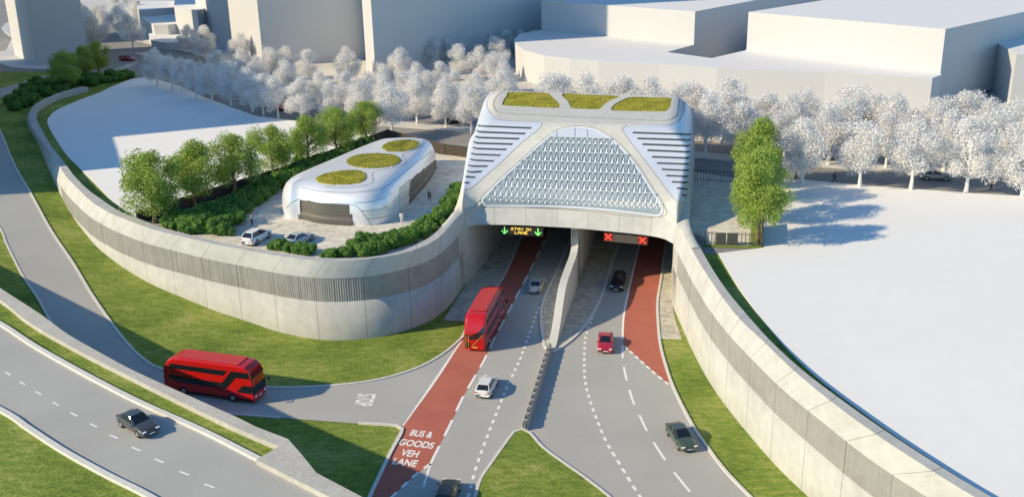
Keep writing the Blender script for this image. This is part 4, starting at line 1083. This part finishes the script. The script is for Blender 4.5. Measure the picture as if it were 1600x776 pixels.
# ------------------------------------------------------------------ fences
def panelfence(label, pts, h, z, step=2.4, mt='fence'):
    c = cr(pts, step=step); t = thing('fence', label, 'fence', (c[0].x, c[0].y, z)); T = Vector(t.location)
    mb = MB()
    for a, b in zip(c, c[1:]):
        d = (b-a).normalized(); mb.bar(a+d*.05-T+Vector((0, 0, z-a.z+h/2)), b-d*.05-T+Vector((0, 0, z-b.z+h/2)), .08, h)
        n = int((b-a).length/.3)
        for k in range(n):
            p = a.lerp(b, (k+.5)/n)-T; p.z = h/2; mb.box(p, (.14, .14, h-.1))
    mb.build('boards', K[mt], t)
    for p in c:
        q = p-T; m2 = MB(); m2.box((q.x, q.y, h/2+.03), (.16, .16, h+.06)); m2.build('post', K['fence2'], t)
panelfence('dark boarded fence between the left plot and the yard trees', px3([(216, 352), (300, 325), (430, 284), (520, 252), (606, 219.5)], PZ), 1.9, PZ+.1, 3.6)
panelfence('dark boarded fence between the pavilion and the street', px3([(607, 219.5), (686, 241), (738, 248.5)], PZ), 1.9, PZ+.1, 5)
def railfence(label, pts, h, z, skip=None):
    c = cr(pts, step=.42); t = thing('railing', label, 'railing', (c[0].x, c[0].y, z)); T = Vector(t.location); mb = MB()
    for p in c:
        q = p-T
        if skip and skip[0] < p.x < skip[1]: continue
        mb.box((q.x, q.y, h/2), (.07, .07, h))
    mb.build('bars', K['fence2'], t)
    for zz in (.25, h-.25):
        mb = MB()
        for a, b in zip(c, c[1:]):
            if skip and skip[0] < (a.x+b.x)/2 < skip[1]: continue
            mb.bar(Vector((a.x-T.x, a.y-T.y, zz)), Vector((b.x-T.x, b.y-T.y, zz)), .06)
        mb.build('rail', K['fence2'], t)
    return t
ga, gbp = U(1117.5, 383, PZ), U(1152, 384, PZ)
railfence('short black bar railing between the portal and the solid gate', px3([(1090, 381), (1117, 383)], PZ), 1.7, PZ+.1)
railfence('black bar railing between the solid gate and the nearest green tree', px3([(1152, 384.5), (1189, 386)], PZ), 1.7, PZ+.1)
gt = thing('gate', 'solid dark double gate panel in the railing beside the portal', 'gate', ga); mb = MB(); dx = (gbp-ga); 
for k in range(2):
    mb = MB(); p = dx*(k*.5+.02); q = dx*(k*.5+.48); mb.bar(p+Vector((0, 0, .85)), q+Vector((0, 0, .85)), .1, 1.6); mb.build('leaf', K['gate'], gt)
railfence('tall black bar railing along the street right of the portal', px3([(1076, 282), (1137, 285.5), (1191, 289)], PZ), 1.8, PZ+.05)
panelfence('dark fence running back from the gate beside the green tree column', px3([(1190.5, 386.5), (1191.5, 356)], PZ), 1.9, PZ+.1, 3.)
railfence('low black bar railing behind the green tree column', px3([(1191.5, 355), (1192, 320), (1192, 290)], PZ), 1.7, PZ+.1)

# ------------------------------------------------------------------ vehicles
def make_car(style, paint, L, W, Hc, dark_lamps=False, name='car'):
    t = thing(name, 'x', 'car')
    hw = W/2
    if style == 'sedan': top = [(-.5, .60), (-.49, .84), (-.44, .93), (-.33, .97), (-.1, .96), (.17, .94), (.30, .88), (.42, .78), (.475, .68), (.5, .55)]; cab = [(-.37, .95), (-.21, 1.0), (.0, 1.0), (.21, .93)]
    elif style == 'hatch': top = [(-.5, .60), (-.495, .92), (-.47, 1.0), (-.35, 1.0), (-.1, .98), (.2, .94), (.33, .86), (.44, .76), (.485, .66), (.5, .52)]; cab = [(-.475, .98), (-.36, 1.0), (.02, 1.0), (.25, .93)]
    else: top = [(-.5, .62), (-.497, 1.0), (-.48, 1.1), (-.35, 1.1), (-.1, 1.08), (.2, 1.06), (.33, 1.0), (.44, .92), (.488, .78), (.5, .6)]; cab = [(-.485, 1.08), (-.38, 1.0), (.02, 1.0), (.27, 1.05)]
    mb = MB(); rows = []
    k = len(top); sec = []
    xs = [p[0]*L for p in top]; zs = [p[1] for p in top]
    # densify
    P_ = cr([Vector((x, 0, z)) for x, z in zip(xs, zs)], n=36)
    for p in P_:
        e = abs(p.x)/(L/2); w_ = hw*(1-.16*max(0, (e-.72)/.28)**2.2) ; z = p.z; zb = .22+.12*max(0, (e-.85)/.15)
        sh = min(z-.04, .30+(z-.3)*.85)
        r = [(p.x, -w_*.90, zb), (p.x, -w_*.985, zb+.12), (p.x, -w_, .55 if z > .6 else z-.02), (p.x, -w_*.975, sh), (p.x, -w_*.90, z-.015), (p.x, -w_*.55, z+.01), (p.x, 0, z+.02)]
        rows.append([Vector(q) for q in r]+[Vector((q[0], -q[1], q[2])) for q in r[-2::-1]])
    mb.strip(rows); mb.f.append(tuple(range(13))); mb.mi.append(0); o = len(rows)-1; mb.f.append(tuple(o*13+i for i in range(12, -1, -1))); mb.mi.append(0)
    body = mb.build('body', paint, t, smooth=True)
    # cabin
    zt = Hc; (xr, zr), (xrr, _), (xrf, _), (xf, zf) = cab
    def loop(f):   # f 0 at belt, 1 at roof
        a = L*(xr+(xrr-xr)*f); b = L*(xf+(xrf-xf)*f); w_ = hw*(.90-.20*f); z0a = zr-.03; z0b = zf-.03
        za = z0a+(zt-.05-z0a)*f; zb = z0b+(zt-.05-z0b)*f
        n = 7; pts = []
        for y, c in ((-1, 0), (1, 1)):
            seg = [(a+.06*L*.1, za), ]
            for i in range(n): 
                u = i/(n-1); x = a+(b-a)*u; z = za+(zb-za)*u; inset = .10*(abs(2*u-1)**4)
                pts.append(Vector((x, y*w_*(1-inset), z))) if y < 0 else None
        pts += [Vector((p.x, -p.y, p.z)) for p in reversed(pts)]
        return pts
    rw_ = [loop(f) for f in (0, .33, .66, 1.)]
    mb = MB(); mb.strip(rw_, closed=True); mb.build('window_glass', K['cglass'], t, smooth=False)
    rf = loop(1.); rf2 = [Vector((p.x*.97+.03*(L*(xrr+xrf)/2), p.y*.9, p.z+.05)) for p in rf]
    mb = MB(); mb.strip([[p+Vector((0, 0, -.03)) for p in rf], [p+Vector((0, 0, .015)) for p in rf], rf2], closed=True); mb.f.append(tuple(len(mb.v)-14+i for i in range(14))); mb.mi.append(0)
    mb.build('roof', paint, t, smooth=False)
    for y in (-1, 1):
        lo, hi = loop(0.), loop(1.); mb = MB()
        for i in (0, 3, 6):
            a = lo[i].copy(); b = hi[i].copy()
            if y > 0: a.y *= -1; b.y *= -1
            a.y *= 1.01; b.y *= 1.01
            mb.bar(a, b, .09 if i != 3 else .06, .05)
        mb.build('pillars', paint, t)
    for sx in (-1, 1):
        for sy in (-1, 1):
            cx = sx*L*.30; r = .33 if style != 'suv' else .37
            mb = MB(); mb.cone((cx, sy*(hw-.22), r), (cx, sy*(hw-.0), r), r, r, 18); w_ = mb.build('wheel', K['tyre'], t)
            mb = MB(); mb.cone((cx, sy*(hw-.02), r), (cx, sy*(hw+.015), r), r*.62, r*.56, 14); mb.build('rim', K['rim'], w_)
            mb = MB(); mb.cone((cx, sy*(hw-.3), r+.03), (cx, sy*(hw-.012), r+.03), r*1.17, r*1.17, 18); mb.build('wheel_arch', K['black'], t)
    for sy in (-1, 1):
        mb = MB(); mb.box((L*.478, sy*hw*.68, .66 if style != 'suv' else .82), (.16, .34, .13)); mb.build('headlight', K['lampc'], t, bevel=.03)
        mb = MB(); mb.box((-L*.487, sy*hw*.72, .80 if style != 'suv' else .92), (.12, .32, .15)); mb.build('tail_light', K['lampr'], t, bevel=.03)
        mb = MB(); mb.box((L*.18, sy*(hw+.06), .98), (.14, .17, .12)); mb.build('mirror', paint, t, bevel=.03)
    mb = MB(); mb.box((L*.497, 0, .42), (.04, .5, .11)); mb.build('number_plate', K['platew'], t)
    mb = MB(); mb.box((-L*.5, 0, .55), (.04, .5, .11)); mb.build('number_plate', K['platey' if style == 'x' else 'platew'], t)
    mb = MB(); mb.box((L*.49, 0, .55), (.06, hw*1.0, .10)); mb.build('grille', K['black'], t)
    mb = MB(); mb.box((-L*.488, 0, .30), (.08, hw*1.4, .14)); mb.build('rear_skirt', K['black'], t)
    return t
def park(car, x, y, ang, label, z=RZ, p=None, group='cars on the roads'):
    p = p or U(x, y, z); car.location = p; car.rotation_euler = (0, 0, ang); car['label'] = label; car['group'] = group; return car
def dirang(a, b, z=0): 
    p = U(*a, z); q = U(*b, z); return math.atan2(q.y-p.y, q.x-p.x)
W_ = paintm('white paint', (.72, .72, .72)); 
la = dirang((755, 565.5), (801.5, 474))
park(make_car('hatch', W_, 4.4, 1.8, 1.5), 761, 609, dirang((745, 640), (778, 575)), 'white hatchback driving away beside the red bus lane')
park(make_car('sedan', paintm('silver paint', (.50, .51, .52)), 4.6, 1.8, 1.44), 839, 450, dirang((822, 500), (846, 440)), 'pale silver saloon driving into the left bore')
park(make_car('hatch', paintm('near black paint', (.018, .02, .018)), 4.5, 1.85, 1.5), 699, 779, dirang((690, 800), (712, 740)), 'near black car cut off by the bottom edge of the picture')
park(make_car('suv', paintm('black paint', (.012, .012, .014)), 4.6, 1.85, 1.65), 966, 447, dirang((980, 410), (967, 450)), 'black car coming out of the right bore', group='cars on the roads')
park(make_car('sedan', paintm('crimson paint', (.38, .012, .035)), 4.5, 1.8, 1.44), 946, 541, dirang((947, 515), (946, 545)), 'crimson saloon driving out toward the viewer')
park(make_car('sedan', paintm('grey green paint', (.055, .085, .062)), 4.7, 1.82, 1.44), 1064, 689, dirang((1039, 675), (1055.6, 698)), 'dark grey green saloon near the right grass verge')
park(make_car('sedan', paintm('charcoal paint', (.05, .055, .055)), 4.6, 1.82, 1.44), 217, 669, dirang((190.6, 662.4), (219.2, 680), EZ), 'charcoal saloon alone on the raised road', z=EZ+.03)
park(make_car('suv', W_, 4.7, 1.88, 1.68), 402, 376, dirang((401.8, 380), (421, 369), PZ), 'white sport utility car parked in the gravel yard', z=PZ+.14, group='cars parked in the yard')
park(make_car('sedan', paintm('light silver paint', (.42, .43, .46)), 4.5, 1.8, 1.42), 468, 379, dirang((462, 386), (485, 376), PZ), 'silver coupe parked in the gravel yard beside the shrubs', z=PZ+.14, group='cars parked in the yard')
RD = paintm('red paint', (.30, .012, .01)); BK = paintm('dark paint', (.02, .02, .022))
park(make_car('hatch', RD, 4.2, 1.75, 1.48), 199, 95, rad(-15), 'small red car on the street at top left', z=PZ+.02, group='cars on the back street')
park(make_car('hatch', RD, 4.2, 1.75, 1.48), 431, 172, rad(-25), 'small red car half hidden behind white trees', z=PZ+.02, group='cars on the back street')
park(make_car('sedan', BK, 4.5, 1.78, 1.45), 213, 7, rad(60), 'dark car at the top edge between the terraces and tower', z=PZ+.02, group='cars on the back street')
park(make_car('suv', BK, 4.6, 1.8, 1.6), 715, 192, rad(-12), 'dark car under the white trees left of the portal', z=PZ+.02, group='cars on the back street')
park(make_car('suv', BK, 4.6, 1.8, 1.6), 1305, 250, rad(-14), 'dark car behind the white trees on the far carriageway', z=PZ+.02, group='cars on the back street')
park(make_car('sedan', paintm('grey paint', (.20, .21, .21)), 4.5, 1.8, 1.44), 1461, 280, rad(-12), 'grey saloon on the street beyond the right plot', z=PZ+.02, group='cars on the back street')

RB_ = paintm('bus red', (.50, .008, .008), .25); RBR = mat('bus roof red', (.50, .045, .04), .4)
def make_bus(label, p, ang):
    t = thing('double_decker_bus', label, 'bus', p, ang, 'red double decker buses')
    L, W, Hh = 11.2, 2.5, 4.35; hw = W/2
    out = [(-5.6, .32), (-5.6, 1.6), (-5.52, 2.5), (-5.25, 3.3), (-4.85, 3.9), (-4.2, 4.28), (-3.2, 4.35), (3.8, 4.35), (4.7, 4.22), (5.2, 3.85), (5.45, 3.1), (5.58, 2.1), (5.6, 1.2), (5.55, .32)]
    # loft in y with rounded shoulders
    rows = []
    cx, cz = 0, 2.2
    for y, k, dz in ((-hw, .955, -.20), (-hw+.03, .975, -.1), (-hw+.12, .992, -.03), (-hw+.3, 1, 0), (0, 1, .02), (hw-.3, 1, 0), (hw-.12, .992, -.03), (hw-.03, .975, -.1), (hw, .955, -.20)):
        rows.append([Vector((x*(1-(1-k)*.6), y, z+(dz if z > 3.8 else dz*.6 if z > 3.2 else 0))) for x, z in out])
    mb = MB(); mb.strip(rows); n = len(out)
    for r_i, rev in ((0, True), (8, False)):
        idx = [r_i*n+i for i in range(n)]; mb.f.append(tuple(idx if rev else idx[::-1])); mb.mi.append(0)
    mb.add([rows[0][0], rows[-1][0], rows[-1][-1], rows[0][-1]], [(0, 1, 2, 3)])
    mb.build('body', RB_, t)
    mb = MB(); mb.box((0.2, 0, 4.40), (7.4, 2.0, .05)); mb.build('roof_panel', RBR, t, bevel=.02)
    def sidepan(nm, pts, sy, mt=K['cglass']):
        mb = MB(); ps = cr([Vector((x, 0, z)) for x, z in pts], n=1) if 0 else [Vector((x, sy*(hw+.012), z)) for x, z in pts]
        q = [Vector((p_.x, sy*(hw-.06), p_.z)) for p_ in ps]; m_ = len(ps)
        mb.v = [tuple(v) for v in ps+q]; tr = tessellate_polygon([[Vector((p_.x, p_.z, 0)) for p_ in ps]])
        mb.f = [tuple(a) if sy < 0 else tuple(reversed(a)) for a in tr]+[(i, (i+1) % m_, m_+(i+1) % m_, m_+i) for i in range(m_)]; mb.mi = [0]*len(mb.f)
        return mb.build(nm, mt, t)
    for sy in (-1, 1):
        sidepan('upper_windows', [(-4.7, 3.05), (2.0, 3.0), (2.7, 3.62), (-4.5, 3.62)], sy)
        sidepan('stair_window', [(1.2, 1.45), (2.2, 1.45), (3.6, 2.95), (5.25, 2.95), (5.1, 3.66), (3.1, 3.66)], sy)
        sidepan('lower_windows', [(-4.8, 1.75), (-3.0, 1.5), (1.15, 1.45), (1.75, 2.15), (-1.5, 2.15), (-4.8, 2.3)], sy)
        sidepan('cab_window', [(3.5, 1.25), (5.5, 1.25), (5.48, 2.15), (4.3, 2.15)], sy)
        for i in range(7):
            x = -4.0+i*1.0; mb = MB(); mb.box((x, sy*(hw+.02), 3.33), (.05, .03, .56)); mb.build('window_bar', K['black'], t)
        sidepan('skirt', [(-5.4, .34), (5.4, .34), (5.4, .55), (-5.4, .55)], sy, K['black'])
        for x in (-3.2, 2.9):
            mb = MB(); mb.cone((x, sy*(hw-.3), .48), (x, sy*(hw+.02), .48), .48, .48, 20); w_ = mb.build('wheel', K['tyre'], t)
            mb = MB(); mb.cone((x, sy*(hw), .48), (x, sy*(hw+.04), .48), .28, .25, 14); mb.build('rim', K['rim'], w_)
        mb = MB(); mb.bar((5.55, sy*(hw), 2.1), (5.75, sy*(hw+.28), 2.0), .06); mb.box((5.78, sy*(hw+.3), 1.85), (.1, .2, .38)); mb.build('mirror', K['black'], t)
    # front glass
    def facepan(nm, pts, x_of, mt=K['cglass']):
        mb = MB(); ps = [Vector((x_of(z), y, z)) for y, z in pts]; sg = 1 if x_of(1) > 0 else -1
        tr = tessellate_polygon([[Vector((p_.y, p_.z, 0)) for p_ in ps]]); q = [p_-Vector((.08*sg, 0, 0)) for p_ in ps]; m_ = len(ps)
        mb.v = [tuple(v) for v in ps+q]; mb.f = [tuple(a) for a in tr]+[(i, (i+1) % m_, m_+(i+1) % m_, m_+i) for i in range(m_)]; mb.mi = [0]*len(mb.f)
        return mb.build(nm, mt, t)
    def prof_x(side):
        pts = sorted([(z, x) for x, z in out if x*side > 4.0])
        def f(z):
            for (a, b), (c, d) in zip(pts, pts[1:]):
                if z <= c: return (b+(d-b)*(z-a)/(c-a) if c > a else b)+side*.02
            return pts[-1][1]+side*.02
        return f
    fx, rx = prof_x(1), prof_x(-1)
    facepan('windscreen', [(-1.15, 1.2), (-1.15, 2.1), (0, 2.1), (1.15, 2.1), (1.15, 1.2)], fx)
    facepan('upper_windscreen', [(-1.15, 2.95), (-1.15, 3.1), (-1.1, 3.66), (1.1, 3.66), (1.15, 3.1), (1.15, 2.95)], fx)
    facepan('number_plate', [(-.26, .62), (-.26, .76), (.26, .76), (.26, .62)], fx, K['platew'])
    for s_ in (-1, 1): facepan('headlight', [(s_*.75, .75), (s_*.75, .98), (s_*1.1, .98), (s_*1.1, .75)], fx, K['lampc'])
    # rear: sweep of glass rising to the offside, open platform at the nearside
    facepan('rear_sweep_window', [(.75, 1.55), (.35, 2.1), (-.45, 2.5), (-1.18, 3.3), (-1.18, 2.5), (-.6, 1.75), (0., 1.55)], rx)
    facepan('rear_platform', [(1.18, .5), (.55, .5), (.55, 2.15), (1.18, 2.15)], rx, K['black'])
    for y in (1.02, .72):
        mb = MB(); mb.cone((rx(.6)-.02, y, .55), (rx(2.0)-.02, y, 2.1), .035, .035, 8); mb.build('grab_pole', paintm('pole yellow', (.62, .45, .10)), t)
    mb = MB(); mb.bar((rx(.6)-.03, .35, .62), (rx(2.2)-.05, -1.0, 2.25), .05); mb.build('trim_strip', paintm('pole yellow', (.62, .45, .10)), t)
    facepan('number_plate', [(-.3, .52), (-.3, .66), (.3, .66), (.3, .52)], rx, K['platey'])
    for s_ in (-1, .42): facepan('tail_light', [(s_*1.12, .75), (s_*1.12, 1.15), (s_*1.02, 1.15), (s_*1.02, .75)], rx, K['lampr'])
    return t
rc = (U(726, 550, 0)+U(758, 550, 0))/2; d = Vector((math.cos(la), math.sin(la), 0))
make_bus('red double decker bus driving away in the red bus lane', rc+d*5.6+Vector((0, 0, RZ+.01)), la)
ab = rad(-18); d = Vector((math.cos(ab), math.sin(ab), 0)); lft = Vector((-d.y, d.x, 0)); fc_ = U(399, 632.5, .1)
make_bus('red double decker bus on the side road behind the pale parapet', fc_-d*5.6+lft*1.25, ab)

# ------------------------------------------------------------------ people
def skinmesh(vs, es, rs, root_=0):
    me = bpy.data.meshes.new('sk'); me.from_pydata(vs, es, []); o = bpy.data.objects.new('sk', me); C.objects.link(o)
    md = o.modifiers.new('s', 'SKIN'); sd2 = o.modifiers.new('d', 'SUBSURF'); sd2.levels = 1; sd2.render_levels = 1
    for i, r in enumerate(rs): me.skin_vertices[0].data[i].radius = (r, r)
    me.skin_vertices[0].data[root_].use_root = True
    bpy.context.view_layer.update(); out = bpy.data.meshes.new_from_object(o.evaluated_get(bpy.context.evaluated_depsgraph_get()))
    bpy.data.objects.remove(o); return out
def make_person(label, p, ang, shirt, trousers, stride=0.):
    t = thing('person', label, 'person', p, ang, None)
    s = stride
    J = dict(pel=(0, 0, .95), wa=(0, 0, 1.1), ch=(0, 0, 1.32), nk=(0, 0, 1.47), hd=(.01, 0, 1.58), ht=(.01, 0, 1.70))
    V = list(J.values()); E_ = [(0, 1), (1, 2), (2, 3), (3, 4), (4, 5)]; R = [.13, .125, .14, .055, .09, .075]
    for sy in (1, -1):
        o = len(V); k = s*sy
        V += [(0, .10*sy, .90), (.22*k, .10*sy, .50), (.38*k-.05*abs(k), .10*sy, .09), (.38*k+.13, .11*sy, .03)]; E_ += [(0, o), (o, o+1), (o+1, o+2), (o+2, o+3)]; R += [.095, .06, .042, .04]
        o = len(V); V += [(0, .19*sy, 1.40), (-.12*k-.02, .24*sy, 1.14), (-.2*k+.10, .24*sy, .90), (-.2*k+.14, .24*sy, .80)]; E_ += [(2, o), (o, o+1), (o+1, o+2), (o+2, o+3)]; R += [.06, .043, .033, .035]
    me = skinmesh(V, E_, R); me.materials.append(K['skin']); o = bpy.data.objects.new('body', me); C.objects.link(o); o.parent = t
    legs = [0, 6, 7, 8, 14, 15, 16]; mp = {v: i for i, v in enumerate(legs)}
    me = skinmesh([V[i] for i in legs], [(mp[a], mp[b]) for a, b in E_ if a in mp and b in mp], [R[i]+.018 for i in legs]); me.materials.append(trousers)
    o = bpy.data.objects.new('trousers', me); C.objects.link(o); o.parent = t
    ups = [0, 1, 2, 10, 11, 12, 18, 19, 20]; mp = {v: i for i, v in enumerate(ups)}
    me = skinmesh([V[i] for i in ups], [(mp[a], mp[b]) for a, b in E_ if a in mp and b in mp], [R[i]+.022 for i in ups]); me.materials.append(shirt)
    o = bpy.data.objects.new('shirt', me); C.objects.link(o); o.parent = t
    mb = MB(); bm = bmesh.new(); bmesh.ops.create_icosphere(bm, subdivisions=2, radius=.105, matrix=Matrix.Translation((-.015, 0, 1.66)))
    mb.v = [tuple(v.co) for v in bm.verts]; mb.f = [tuple(v.index for v in f.verts) for f in bm.faces if f.calc_center_median().z > 1.64 or f.calc_center_median().x < -.05]; mb.mi = [0]*len(mb.f); bm.free()
    mb.build('hair', K['hair'], t)
    return t
sw, sdk, sg = mat('white cloth', (.68, .68, .66), .9), mat('dark cloth', (.03, .035, .05), .9), mat('green grey cloth', (.13, .15, .11), .9)
sb = mat('beige cloth', (.35, .30, .22), .9)
for x, y, z, a, s1, s2_, st_, lb in [(628, 349.5, PZ+.14, 1.6, sw, sw, 0, 'person in white standing on the yard in the sun before the hedge'), (671.5, 314.5, PZ+.14, -1.2, sg, sdk, .9, 'person in dark clothes walking in the shade beside the pavilion'),
    (394, 352, PZ+.14, .3, sb, sdk, .3, 'person in beige standing in tree shade near the white parked car'), (1243, 283, PZ+.12, 2.5, sdk, sdk, .5, 'person in black on the plot edge next to the green trees'),
    (1303, 285.5, PZ+.12, 0, sdk, sdk, 1., 'person in dark clothes striding along the edge of the right plot'), (1548, 298, PZ+.12, .2, sb, sdk, .8, 'person half hidden in tree shade at the far right plot edge')]:
    make_person(lb, U(x, y, z), a, s1, s2_, st_)

# ------------------------------------------------------------------ light
SAZ = rad(16); SEL = rad(28)
w = bpy.data.worlds.new('World'); sc.world = w; w.use_nodes = True
nt = w.node_tree; bg = nt.nodes['Background']; sky = nt.nodes.new('ShaderNodeTexSky'); sky.sky_type = 'NISHITA'; sky.sun_disc = False
sky.sun_elevation = SEL; sky.sun_rotation = math.atan2(-math.cos(SAZ), -math.sin(SAZ)) % (2*math.pi)
sky.air_density = 1.0; sky.dust_density = 0.; sky.ozone_density = 3.5
tint = nt.nodes.new('ShaderNodeVectorMath'); tint.operation = 'MULTIPLY'; tint.inputs[1].default_value = (.78, 1.04, 1.12)
nt.links.new(sky.outputs[0], tint.inputs[0]); nt.links.new(tint.outputs[0], bg.inputs[0]); bg.inputs[1].default_value = .14
sd_ = bpy.data.lights.new('sun', 'SUN'); sd_.energy = 5.; sd_.angle = rad(.8); sd_.color = (1., .82, .54)
so = bpy.data.objects.new('sun', sd_); C.objects.link(so)
D = Vector((math.cos(SAZ)*math.cos(SEL), math.sin(SAZ)*math.cos(SEL), -math.sin(SEL)))
so.rotation_euler = D.to_track_quat('-Z', 'Y').to_euler()
sc.view_settings.view_transform = 'Standard'; sc.view_settings.look = 'None'; sc.view_settings.gamma = 1; sc.view_settings.exposure = .25
